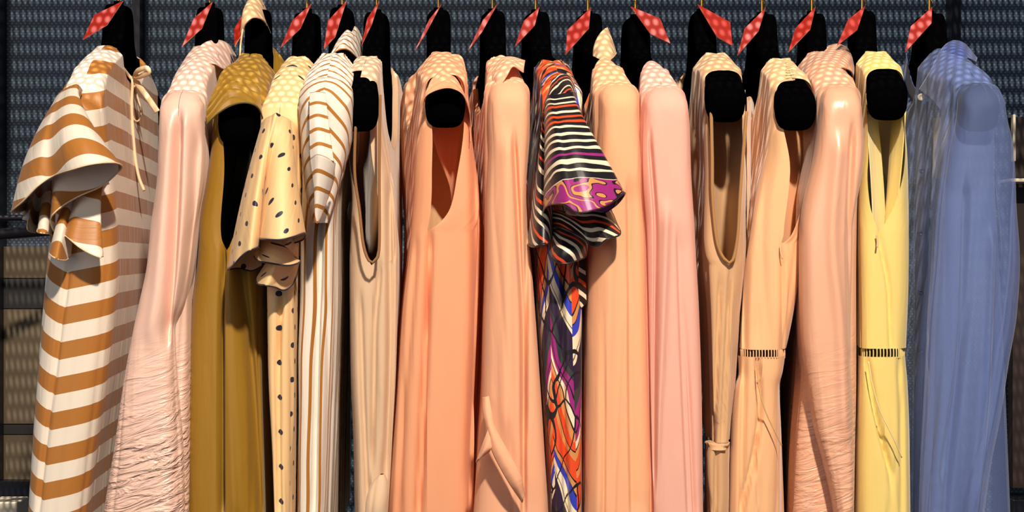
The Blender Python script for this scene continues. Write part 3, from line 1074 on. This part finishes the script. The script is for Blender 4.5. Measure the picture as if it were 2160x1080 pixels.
flutter(g, 'collar', M['stripe_shirt_x'], [(728, 66, -.03), (738, 56, -.01), (752, 58, .01), (764, 80, .04)], [(696, 118, -.10), (718, 104, -.115), (735, 106, -.10), (752, 122, -.07), (768, 140, .02)], sag=.008, nv=40, nu=60, edge=M['stripe_shirt_x'])

# 6 --- beige sleeveless top
g, h = garment('beige_dress', 'plain beige crepe sleeveless dress with deep armhole, beside the striped shirt', 'beige')
loft(g, 'bodice', M['beige'], [(140, 745, 806), (200, 748, 816), (290, 744, 821), (415, 738, 829), (554, 733, 838), (768, 735, 834), (956, 742, 824), (1080, 744, 818), (1200, 746, 814)],
     far=[(100, 790, 850), (500, 780, 850), (1200, 780, 850)], top=T(h), hug=h, yn=-.182, opening=[(180, 748, 800), (207, 750, 801), (363, 748, 800), (441, 758, 800), (519, 766, 799), (550, 777, 790), (558, 783, 785)], folds=folds_fn(6, .03, .0006, .005), neck=(.105, .09, .06, .09),
     creases=[([(570, 800), (700, 790), (960, 785)], .010, 5), ([(640, 760), (800, 764), (1060, 775)], .008, 5), ([(400, 820), (700, 822), (1000, 812)], .012, 6)])
binding(g, 'armhole_binding', [(750, 262), (748, 363), (758, 441), (767, 519), (780, 552), (792, 548), (800, 519), (800, 363), (802, 200)], -.206, M['beige'], .0016)
sleeve(g, 'gathered_peplum', M['beige'], [(1000, 795, 812), (1020, 780, 820), (1080, 768, 818), (1200, 760, 820)], y0=-.215, y1=-.225, depth=.015, NV=40, NU=70, folds=folds_fn(66, .012, .001, .004))

# 7 --- peach sleeveless dress
g, h = garment('peach_dress', 'peach chiffon sleeveless dress with gathered shoulder and wide swooping armhole', 'shawl')
loft(g, 'bodice', M['peach'], [(165, 895, 984), (222, 890, 994), (289, 884, 1001), (389, 878, 1015), (500, 869, 1019), (661, 848, 1016), (849, 833, 1010), (1037, 818, 1006), (1200, 808, 1004)],
     far=[(100, 850, 960), (222, 832, 985), (500, 850, 990), (1200, 850, 990)], top=T(h, .004), hug=h, opening=[(170, 897, 984), (222, 903, 983), (261, 914, 982), (311, 916, 978), (378, 914, 966), (439, 909, 950), (472, 904, 925), (487, 900, 902)], folds=folds_fn(7, .045, .0006, .006), neck=(.10, .06, .05, .03),
     creases=[([(500, 906), (600, 903), (800, 895), (1080, 882)], .016, 6), ([(520, 878), (800, 856), (1080, 838)], .006, 6), ([(300, 1001), (600, 1002), (1000, 990)], .012, 8)], NV=180, NU=180)
flutter(g, 'shoulder_gather', M['peach'], [(905, 185, -.19), (930, 130, -.13), (955, 115, -.11), (975, 122, -.11), (985, 160, -.13)],
        [(890, 240, -.215), (897, 205, -.228), (925, 189, -.230), (955, 187, -.230), (980, 205, -.226), (993, 255, -.20), (992, 300, -.2)], sag=.008, nv=80, nu=90, gather=.0035, gfreq=11)
flutter(g, 'inner_drape', M['peach'], [(905, 245, -.16), (935, 240, -.12), (975, 235, -.1)], [(925, 330, -.16), (950, 400, -.13), (955, 470, -.1)], sag=.02, nv=40, nu=60)
flutter(g, 'inner_drape', M['nude_lining'], [(910, 250, -.08), (935, 240, -.08), (990, 235, -.08)], [(895, 520, -.10), (925, 520, -.08), (970, 520, -.06)], sag=.01, nv=30, nu=60, ripple=.004)

# 8 --- long peach dress with sleeve
g, h = garment('long_peach_dress', 'pale peach long sleeve dress with a knotted shoulder and a sash tied low', 'peach')
loft(g, 'bodice', M['peach_pale'], [(190, 1040, 1110), (400, 1036, 1118), (700, 1030, 1135), (1200, 1000, 1165)], top=T(h), hug=h, yn=-.212, folds=folds_fn(8, .03, .001, .005), neck=(.12, .12, .05, .05), NV=110)
armsleeve(g, h, 'sleeve', M['peach_pale'], [(140, 1040, 1105), (178, 1030, 1114), (250, 1025, 1118), (333, 1027, 1113), (444, 1026, 1116), (554, 1026, 1127), (688, 1022, 1138), (838, 1018, 1149), (967, 1008, 1158), (1080, 1000, 1166), (1200, 990, 1172)],
 folds=folds_fn(88, .06, .0005, .003), NV=170,
       creases=[([(300, 1085), (500, 1095), (700, 1103), (1080, 1105)], .010, 5), ([(420, 1112), (600, 1110), (900, 1106)], .008, 6), ([(300, 1070), (600, 1070), (900, 1070)], -.006, 16)])
flutter(g, 'shoulder_knot', M['peach_pale'], [(1040, 195, -.20), (1036, 150, -.16), (1055, 124, -.13), (1080, 120, -.12), (1108, 128, -.13)],
        [(1045, 205, -.215), (1056, 180, -.22), (1068, 160, -.215), (1082, 140, -.2), (1104, 152, -.19)], sag=.012, nv=24, nu=70, edge=M['peach_pale'])
flutter(g, 'sash', M['peach_pale'], [(1018, 838, -.245), (1020, 870, -.258), (1028, 908, -.266), (1040, 955, -.270), (1070, 1012, -.270), (1102, 1060, -.262)],
        [(1030, 836, -.252), (1036, 870, -.262), (1042, 900, -.268), (1068, 948, -.272), (1096, 1000, -.272), (1106, 1040, -.264)], sag=.004, nv=16, nu=100, thick=.0015, edge=M['peach_pale'])
flutter(g, 'sash_end', M['peach_pale'], [(1030, 905, -.268), (1036, 920, -.270), (1040, 936, -.268)], [(1005, 974, -.255), (1012, 966, -.268), (1032, 952, -.266)], sag=.004, nv=20, nu=24, thick=.0015, edge=M['peach_pale'])
tube('back_frill', [P(1004, 190, .10), P(1008, 240, .09), P(1014, 300, .1), P(1016, 360, .09), P(1021, 400, .1)], .004, M['peach'], g, 60, 8)

# 9 --- printed dress
g, h = garment('printed_dress', 'black dress printed with cream, red, blue and purple shapes, with a striped flared sleeve', 'print')
loft(g, 'bodice', M['print_body'], [(190, 1135, 1215), (300, 1125, 1220), (500, 1130, 1232), (600, 1134, 1238), (715, 1140, 1237), (903, 1152, 1236), (1200, 1165, 1236)],
     yn=-.226, top=T(h), hug=h, folds=folds_fn(9, .03, .001, .004), neck=(.13, .12, .05, .05), creases=[([(560, 1188), (700, 1186), (900, 1190), (1080, 1196)], .014, 5), ([(580, 1240), (1080, 1238)], .004, 5)])
flutter(g, 'shoulder_yoke', M['print_stripes'], [(1160, 185, -.2), (1166, 150, -.15), (1180, 133, -.12), (1196, 134, -.12), (1206, 150, -.14)],
        [(1150, 210, -.225), (1162, 200, -.235), (1180, 199, -.238), (1200, 194, -.236), (1214, 197, -.22)], sag=.006, nv=30, nu=70)
flutter(g, 'flared_sleeve', M['print_sleeve'], [(1148, 218, -.22), (1155, 202, -.232), (1170, 200, -.242), (1190, 197, -.244), (1205, 194, -.24), (1216, 196, -.225)],
        [(1150, 455, -.24), (1147, 444, -.265), (1160, 432, -.285), (1190, 432, -.31), (1218, 448, -.318), (1250, 444, -.318), (1285, 430, -.305), (1318, 407, -.285), (1300, 432, -.26), (1262, 455, -.25), (1220, 468, -.245), (1190, 475, -.24)],
        nu=220, nv=90, sag=.010, ripple=.0022, edge=M['print_sleeve'])
flutter(g, 'flared_sleeve_side', M['print_stripes'], [(1150, 215, -.205), (1145, 240, -.205), (1160, 250, -.205), (1170, 260, -.21)],
        [(1112, 515, -.22), (1124, 521, -.25), (1140, 517, -.262), (1156, 514, -.26), (1163, 500, -.245), (1166, 480, -.22)], nv=70, sag=.006, uscale=1.0, edge=M['print_sleeve'])
flutter(g, 'flared_sleeve_lower', M['print_stripes'], [(1155, 440, -.22), (1200, 445, -.235), (1250, 435, -.24), (1285, 420, -.235)],
        [(1165, 490, -.22), (1180, 478, -.25), (1200, 486, -.262), (1228, 500, -.26), (1245, 515, -.262), (1262, 518, -.27), (1280, 505, -.28), (1308, 494, -.27), (1300, 470, -.245), (1290, 445, -.235)], nv=50, sag=.006, edge=M['print_sleeve'])
flutter(g, 'sleeve_knot', M['print_stripes'], [(1165, 485, -.22), (1195, 480, -.24), (1225, 490, -.235), (1240, 500, -.22)],
        [(1158, 515, -.225), (1160, 540, -.255), (1175, 553, -.272), (1195, 556, -.275), (1215, 550, -.27), (1236, 540, -.255), (1240, 520, -.23)], nv=30, sag=.016, edge=M['print_sleeve'])
flutter(g, 'front_panel', M['print_stripes'], [(1196, 545, -.215), (1215, 545, -.22), (1234, 540, -.215)], [(1188, 682, -.214), (1210, 664, -.222), (1237, 640, -.214)], nv=50, nu=50, sag=.002)

# 10 --- apricot dress
g, h = garment('apricot_dress', 'plain apricot crepe dress with pale dappled neck facing, just right of the printed dress', 'apricot')
loft(g, 'bodice', M['apricot'], [(180, 1268, 1342), (300, 1262, 1352), (600, 1248, 1362), (1200, 1236, 1370)], top=T(h), hug=h, yn=-.212, folds=folds_fn(10, .03, .001, .004), neck=(.145, .14, .06, .06), NV=110)
armsleeve(g, h, 'sleeve', M['apricot'], [(134, 1296, 1322), (160, 1278, 1330), (207, 1266, 1344), (285, 1264, 1354), (389, 1258, 1359), (500, 1252, 1368), (768, 1243, 1372), (983, 1240, 1378), (1200, 1238, 1382)],
        folds=folds_fn(110, .05, .0006, .005), creases=[([(400, 1322), (600, 1325), (800, 1326), (1080, 1330)], .008, 5, 5.0), ([(500, 1290), (800, 1275), (1080, 1265)], -.004, 14)])
flutter(g, 'neck_facing', M['nude_lining'], [(1281, 58, -.03), (1274, 62, -.05), (1262, 76, -.06), (1252, 100, -.07), (1250, 140, -.08), (1249, 250, -.09), (1250, 330, -.10)],
        [(1300, 112, -.06), (1294, 120, -.09), (1284, 130, -.11), (1276, 150, -.13), (1270, 180, -.15), (1264, 250, -.17), (1262, 330, -.18)], sag=.006, nv=24, nu=120, edge=M['nude_lining'])
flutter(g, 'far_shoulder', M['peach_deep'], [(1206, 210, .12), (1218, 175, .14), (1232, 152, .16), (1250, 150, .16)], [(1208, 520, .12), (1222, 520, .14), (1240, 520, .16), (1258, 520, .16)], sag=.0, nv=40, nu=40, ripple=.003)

# 11 --- rose chiffon dress
g, h = garment('rose_dress', 'rose pink chiffon dress with smooth long sleeve, between the apricot dress and tan jumpsuit', 'rose')
loft(g, 'bodice', M['rose'], [(180, 1372, 1440), (300, 1366, 1460), (600, 1366, 1478), (1200, 1370, 1490)], top=T(h), hug=h, yn=-.212, folds=folds_fn(11, .03, .001, .005), neck=(.145, .14, .05, .05), NV=110)
armsleeve(g, h, 'sleeve', M['rose'], [(129, 1388, 1410), (150, 1370, 1430), (192, 1358, 1447), (259, 1352, 1458), (337, 1356, 1467), (519, 1366, 1476), (661, 1369, 1484), (876, 1373, 1490), (1080, 1378, 1492), (1200, 1380, 1493)],
        folds=folds_fn(111, .04, .0006, .005),
       creases=[([(300, 1372), (500, 1384), (700, 1382), (1000, 1380)], .010, 4), ([(450, 1405), (700, 1396), (900, 1386), (1080, 1378)], -.007, 10), ([(500, 1428), (700, 1434), (1080, 1450)], .007, 5, 4.0)])

# 12 --- tan jumpsuit
g, h = garment('tan_jumpsuit', 'tan jersey sleeveless jumpsuit with long narrow armhole and gathered elastic waist', 'tan', 'jumpsuit')
loft(g, 'bodice', M['tan'], [(110, 1497, 1575), (200, 1494, 1575), (311, 1490, 1572), (441, 1484, 1568), (545, 1478, 1570), (661, 1486, 1560), (820, 1490, 1548), (935, 1493, 1539)],
     far=[(100, 1410, 1580), (400, 1440, 1590), (1000, 1480, 1560)], bot=935, top=T(h), hug=h, opening=[(170, 1496, 1575), (249, 1502, 1572), (415, 1503, 1560), (508, 1512, 1554), (545, 1528, 1549), (557, 1538, 1541)], folds=folds_fn(12, .022, .0006, .004), neck=(.12, .1, .10, .05),
     creases=[([(600, 1520), (800, 1512), (920, 1508)], .010, 4), ([(580, 1541), (800, 1530), (920, 1524)], .008, 4)])
binding(g, 'armhole_binding', [(1499, 200), (1502, 330), (1503, 415), (1512, 508), (1528, 547), (1545, 551), (1556, 500), (1561, 415), (1568, 320), (1575, 235)], -.205, M['tan'], .0018)
sleeve(g, 'elastic_waistband', M['tan'], [(931, 1491, 1541), (938, 1490, 1542), (945, 1491, 1541)], y0=-.185, y1=-.185, depth=.02, bot=945, top_py=931, NV=10, dome=.0001, folds=folds_fn(125, .005, .001, .001))
loft(g, 'trousers', M['tan'], [(944, 1492, 1540), (970, 1489, 1541), (1080, 1490, 1542), (1200, 1489, 1544)], flat_top=944, folds=folds_fn(126, .014, .002, .004), far=[(944, 1490, 1540), (1200, 1470, 1560)], NV=40, creases=[([(960, 1512), (1080, 1510)], .008, 4)])
flutter(g, 'inner_panel', M['tan'], [(1490, 190, -.12), (1530, 190, -.10), (1572, 190, -.12)], [(1500, 600, -.12), (1530, 600, -.10), (1560, 600, -.12)], sag=.006, nv=30, nu=60, ripple=.003)
flutter(g, 'side_panel', M['tan'], [(1576, 205, -.12), (1584, 205, -.06), (1592, 225, 0)], [(1576, 600, -.12), (1590, 600, -.06), (1604, 600, 0)], sag=0, nv=40, nu=30, ripple=.002)


def ladder(root, name, mat, pts0, pts1, n, r=.0006):
    A = curve_pts(pts0, n)
    B = curve_pts(pts1, n)
    V, Fc = [], []
    for i in range(n):
        a, b = A[i], B[i]
        ax = (b - a) / np.linalg.norm(b - a)
        s1 = np.cross(ax, [0.3, 1, .2])
        s1 /= np.linalg.norm(s1)
        s2 = np.cross(ax, s1)
        k = len(V)
        for q in (a, (a + b) / 2 + np.array([0, -.0008, 0]), b):
            for t in range(5):
                an = t * 2 * math.pi / 5
                V.append(q + r * (math.cos(an) * s1 + math.sin(an) * s2))
        for m_ in range(2):
            for t in range(5):
                Fc.append((k + m_ * 5 + t, k + m_ * 5 + (t + 1) % 5, k + m_ * 5 + 5 + (t + 1) % 5, k + m_ * 5 + 5 + t))
    o = mesh_obj(name, V, Fc, mat, root)
    o['kind'] = 'stuff'
    return o


# 13 --- nude jumpsuit with ladder trim
g, h = garment('nude_jumpsuit', 'nude crepe sleeveless jumpsuit with ladder stitching at shoulder and waist', 'nude', 'jumpsuit')
loft(g, 'bodice', M['nude'], [(130, 1642, 1722), (220, 1630, 1722), (290, 1617, 1716), (373, 1601, 1704), (482, 1584, 1697), (564, 1571, 1693), (688, 1560, 1672), (738, 1557, 1661)],
     far=[(100, 1570, 1670), (400, 1560, 1650), (738, 1545, 1630)], bot=738, top=T(h), hug=h, opening=[(185, 1640, 1724), (269, 1644, 1720), (363, 1652, 1700), (440, 1655, 1688), (497, 1652, 1668), (513, 1648, 1652)], folds=folds_fn(13, .04, .0005, .003), neck=(.115, .1, .06, .10),
     creases=[([(300, 1630), (450, 1612), (700, 1600)], .004, 12), ([(530, 1650), (640, 1652), (735, 1650)], .005, 5), ([(560, 1574), (735, 1572)], .01, 6)])
loft(g, 'trousers', M['nude'], [(753, 1558, 1660), (790, 1560, 1655), (822, 1552, 1648), (930, 1543, 1652), (1080, 1540, 1656), (1200, 1538, 1658)], flat_top=753, far=[(753, 1545, 1630), (1200, 1530, 1650)],
     folds=folds_fn(131, .035, .0005, .005), creases=[([(765, 1598), (860, 1604), (1080, 1566)], .012, 5), ([(765, 1572), (900, 1568), (1080, 1565)], .008, 5)], NV=70)
tube('pocket_edge', [P(1597, 762, -.209), P(1600, 810, -.211), P(1612, 860, -.212), P(1632, 905, -.210), P(1649, 940, -.205)], .0007, M['nude'], g, 40, 6)
ladder(g, 'ladder_stitch', M['nude'], [P(1562, 736, -.165), P(1566, 737, -.188), P(1600, 737, -.199), P(1640, 737, -.198), P(1655, 737, -.175)], [P(1562, 755, -.165), P(1566, 755, -.188), P(1600, 755, -.199), P(1640, 755, -.198), P(1655, 755, -.175)], 30, .0007)
ladder(g, 'shoulder_ladder', M['nude'], [P(1657, 128, -.145), P(1659, 146, -.18), P(1662, 170, -.213)], [P(1668, 126, -.145), P(1672, 144, -.18), P(1677, 168, -.213)], 10, .0008)
flutter(g, 'inner_panel', M['nude'], [(1640, 205, -.15), (1670, 200, -.12), (1700, 200, -.10)], [(1645, 560, -.15), (1672, 560, -.12), (1690, 560, -.10)], sag=.006, nv=30, nu=40, ripple=.002)
tube('hang_loop', [P(1646, 518, -.204), P(1647, 534, -.205), P(1651, 546, -.206)], .0009, M['nude_lining'], g, 12, 6)

# 14 --- blush satin blouse
g, h = garment('blush_blouse', 'blush satin long sleeve blouse with dappled standing collar, left of the yellow jumpsuit', 'blush', 'blouse')
loft(g, 'bodice', M['blush_satin'], [(180, 1722, 1812), (400, 1705, 1812), (600, 1700, 1810), (800, 1690, 1810), (950, 1675, 1808), (1080, 1668, 1806), (1200, 1660, 1804)], top=T(h), hug=h, yn=-.2, folds=folds_fn(14, .04, .001, .006), neck=(.06, .06, .01, .02), NV=120,
     far=[(100, 1690, 1780), (500, 1650, 1760), (1200, 1640, 1760)])
armsleeve(g, h, 'sleeve', M['blush_satin'], [(180, 1750, 1812), (200, 1735, 1820), (249, 1726, 1824), (311, 1710, 1818), (415, 1697, 1812), (554, 1693, 1809), (715, 1697, 1808), (801, 1706, 1808), (908, 1724, 1809), (983, 1744, 1809), (1064, 1763, 1807), (1200, 1785, 1804)],
        folds=folds_fn(141, .07, .0006, .002), creases=[([(280, 1800), (500, 1792), (800, 1800)], .008, 6), ([(300, 1770), (500, 1755), (700, 1772), (900, 1780)], -.006, 14)])
flutter(g, 'collar', M['blush_satin'], [(1738, 140, -.1), (1733, 112, -.05), (1748, 97, -.02), (1770, 93, .0), (1790, 104, .02), (1796, 125, .0)],
        [(1726, 205, -.17), (1735, 180, -.155), (1752, 152, -.15), (1775, 142, -.14), (1795, 150, -.12), (1800, 165, -.1)], sag=.008, nv=40, nu=80, edge=M['blush_satin'])

# 15 --- yellow jumpsuit
g, h = garment('yellow_jumpsuit', 'lemon yellow sleeveless jumpsuit with stitched waist, the only yellow garment', 'yellow', 'jumpsuit')
loft(g, 'bodice', M['yellow'], [(120, 1832, 1914), (200, 1829, 1914), (259, 1824, 1914), (363, 1810, 1916), (500, 1808, 1917), (607, 1810, 1916), (731, 1811, 1911)],
     far=[(100, 1800, 1900), (400, 1805, 1890), (731, 1800, 1880)], bot=736, top=T(h), hug=h, opening=[(165, 1832, 1914), (254, 1829, 1911), (363, 1826, 1905), (430, 1834, 1888), (470, 1846, 1868), (488, 1853, 1856)], folds=folds_fn(15, .04, .0005, .003), neck=(.115, .1, .08, .05),
     creases=[([(500, 1855), (620, 1876), (730, 1880)], .006, 4)])
loft(g, 'trousers', M['yellow'], [(753, 1812, 1912), (822, 1811, 1919), (930, 1810, 1923), (1200, 1808, 1925)], flat_top=753, far=[(753, 1800, 1880), (1200, 1795, 1890)],
     folds=folds_fn(151, .035, .0005, .004), creases=[([(765, 1831), (860, 1846), (1000, 1880)], .010, 5), ([(765, 1897), (900, 1902), (1080, 1904)], .005, 5)], NV=70)
tube('pocket_edge', [P(1832, 762, -.209), P(1840, 810, -.211), P(1856, 865, -.212), P(1885, 925, -.212), P(1902, 965, -.206)], .0007, M['yellow'], g, 40, 6)
ladder(g, 'ladder_stitch', M['yellow'], [P(1816, 735, -.165), P(1822, 735, -.188), P(1860, 735, -.199), P(1895, 735, -.196), P(1907, 735, -.175)], [P(1816, 755, -.165), P(1822, 755, -.188), P(1860, 755, -.199), P(1895, 755, -.196), P(1907, 755, -.175)], 26, .0007)
M['lining_pale'] = fabric('pale_yellow_lining', srgb(240, 224, 168), 0.8, 0.1, 0.15)
flutter(g, 'armhole_lining', M['lining_pale'], [(1826, 235, -.18), (1838, 235, -.165), (1850, 235, -.15)], [(1842, 500, -.19), (1858, 500, -.175), (1870, 500, -.16)], sag=0.004, nv=30, nu=30)
flutter(g, 'armhole_lining', M['yellow'], [(1880, 235, -.14), (1895, 235, -.16), (1911, 235, -.18)], [(1862, 500, -.16), (1866, 500, -.175), (1885, 500, -.19)], sag=0.004, nv=30, nu=30)
tube('hang_loop', [P(1849, 495, -.204), P(1851, 508, -.205), P(1850, 522, -.206)], .0009, M['nude_lining'], g, 12, 6)

# 16 --- blue organza shirt
g, h = garment('organza_shirt', 'sheer blue organza button shirt with collar, rightmost on the rail', 'blue', 'shirt')
loft(g, 'bodice', M['organza'], [(200, 2000, 2100), (311, 1990, 2105), (518, 1985, 2120), (768, 1975, 2135), (1080, 1960, 2150), (1200, 1955, 2155)],
     far=[(100, 1850, 1960), (300, 1830, 1960), (600, 1820, 1950), (1200, 1820, 1960)], top=T(h, .006), hug=h, yn=-.185, folds=folds_fn(16, .035, .001, .003), neck=(.06, .06, .05, .03), NV=120)
armsleeve(g, h, 'sleeve', M['organza'], [(178, 2030, 2105), (190, 2020, 2112), (244, 2012, 2124), (311, 1999, 2144), (415, 1989, 2158), (554, 1978, 2168), (661, 1967, 2162), (768, 1961, 2145), (903, 1953, 2124), (983, 1949, 2108), (1080, 1946, 2094), (1200, 1944, 2080)],
        folds=folds_fn(161, .035, .002, .012), creases=[([(400, 2040), (700, 2030), (1000, 1990)], .010, 6), ([(500, 2090), (800, 2080), (1050, 2060)], -.008, 8)])
flutter(g, 'collar', M['organza_solid'], [(1938, 190, -.05), (1962, 150, -.08), (1985, 105, -.07), (2009, 86, -.05), (2035, 92, -.02), (2056, 118, .0)],
        [(1983, 232, -.13), (1992, 215, -.135), (2002, 175, -.14), (2018, 140, -.14), (2038, 122, -.12), (2058, 130, -.09)], sag=.006, nv=40, nu=80, edge=M['organza_solid'])
flutter(g, 'collar_far', M['organza_solid'], [(1912, 112, .05), (1916, 140, .03), (1925, 175, .0), (1936, 192, -.03)], [(1905, 150, .06), (1914, 185, .04), (1928, 210, .0), (1938, 205, -.03)], sag=.002, nv=20, nu=40, edge=M['organza_solid'])
flutter(g, 'button_placket', M['organza_solid'], [(1932, 200, -.03), (1938, 204, -.04), (1946, 208, -.05), (1955, 214, -.06)], [(1925, 1200, -.03), (1937, 1200, -.045), (1948, 1200, -.055), (1960, 1200, -.06)], sag=.004, nv=90, nu=24, thick=.0012)


def disc(root, name, c, r, mat):
    V = []
    for rr, yy in ((r * .55, -.0006), (r * .6, -.0012), (r, -.0010), (r, .0006)):
        for k in range(16):
            a = 2 * math.pi * k / 16
            V.append((c[0] + rr * math.cos(a), c[1] + yy, c[2] + rr * math.sin(a)))
    return mesh_obj(name, V, grid_faces(4, 16, True) + [tuple(range(16)), tuple(48 + k for k in reversed(range(16)))], mat, root)


disc(g, 'button', P(1943, 205, -.062), .0042, M['button'])
for px, py in ((1944, 360), (1941, 492), (1942, 617), (1942, 740), (1941, 870), (1940, 1000)):
    disc(g, 'button', P(px, py, -.062), .0032, M['dark_button'])
flutter(g, 'care_label', M['care'], [(1968, 248, -.09), (1985, 247, -.095), (2003, 248, -.10)], [(1966, 374, -.09), (1984, 377, -.095), (2001, 376, -.10)], sag=.002, nv=12, nu=12, thick=.0006)

# ---------------------------------------------------------------- red tags
TAGS = [('stripe', (260, 2), (199, 32), (175, 84), (226, 53)),
        ('pink', (448, 5), (409, 39), (384, 98), (426, 60)),
        ('olive', (516, 25), (494, 62), (495, 98), (514, 66)),
        ('polka', (657, 8), (617, 43), (592, 101), (634, 60)),
        ('shirt', (731, 2), (692, 44), (683, 104), (707, 78)),
        ('beige', (800, 2), (775, 39), (762, 98), (785, 50)),
        ('shawl', (932, 8), (905, 42), (874, 110), (900, 68)),
        ('peach', (1050, 8), (1019, 42), (987, 108), (1018, 66)),
        ('print', (1138, 15), (1105, 44), (1086, 99), (1128, 54)),
        ('apricot', (1246, 16), (1197, 64), (1193, 115), (1242, 60)),
        ('rose', (1330, 14), (1392, 39), (1414, 92), (1372, 72)),
        ('tan', (1471, 9), (1540, 47), (1545, 97), (1512, 78)),
        ('nude', (1615, 17), (1571, 60), (1555, 118), (1600, 66)),
        ('blush', (1720, 15), (1678, 60), (1663, 110), (1709, 62)),
        ('yellow', (1825, 13), (1789, 41), (1765, 97), (1808, 64)),
        ('blue', (1966, 15), (1921, 56), (1909, 111), (1965, 49))]
TL = {'stripe': 'striped ruffle dress', 'pink': 'crinkled pink satin blouse', 'olive': 'olive dress', 'polka': 'polka dot blouse', 'shirt': 'striped shirt', 'beige': 'beige sleeveless dress',
      'shawl': 'peach sleeveless dress', 'peach': 'long peach sleeve dress', 'print': 'printed dress', 'apricot': 'apricot dress', 'rose': 'rose chiffon dress', 'tan': 'tan jumpsuit',
      'nude': 'nude jumpsuit', 'blush': 'blush satin blouse', 'yellow': 'yellow jumpsuit', 'blue': 'sheer blue shirt'}
CP = np.array([0, -D, CZ])
for key, a, b_, c, d in TAGS:
    h = HS[key]
    right = b_[0] > a[0]
    ya = -.034
    A = P(a[0], a[1], ya)
    Bq = P(b_[0], b_[1], -.045)
    Cq = P(c[0], c[1], -.065)
    # fourth corner on the plane of the first three
    nrm = np.cross(Bq - A, Cq - A)
    ray = P(d[0], d[1], 0) - CP
    t = np.dot(A - CP, nrm) / np.dot(ray, nrm)
    Dq = CP + ray * t
    if not (-.12 < Dq[1] < -.02):
        Dq = P(d[0], d[1], -.05)
    r = thing('price_tag', 'red card tag hanging from the hook above the ' + TL[key], 'tag', tuple(A), 'red card tags on the hanger hooks')
    n_ = nrm / np.linalg.norm(nrm)
    if n_[1] > 0:
        n_ = -n_
    hw = n_ * .0004
    V = [q + hw for q in (A, Bq, Cq, Dq)] + [q - hw for q in (A, Bq, Cq, Dq)]
    o = mesh_obj('card', V, [(0, 1, 2, 3), (7, 6, 5, 4), (0, 4, 5, 1), (1, 5, 6, 2), (2, 6, 7, 3), (3, 7, 4, 0)], M['tag'], r, smooth_shade=False)
    o.data.materials.append(M['tag_edge'])
    for pi in (2, 3, 4, 5):
        o.data.polygons[pi].material_index = 1
    tube('string', [A + (Dq - A) * .06 + (Bq - A) * .06, (h.x0 + .002, -.012, h.z0 + .010), (h.x0, -.0032, h.z0 + .02), (h.x0 - .003, .0, h.z0 + .021)], .0005, M['gold'], r, 12, 5)
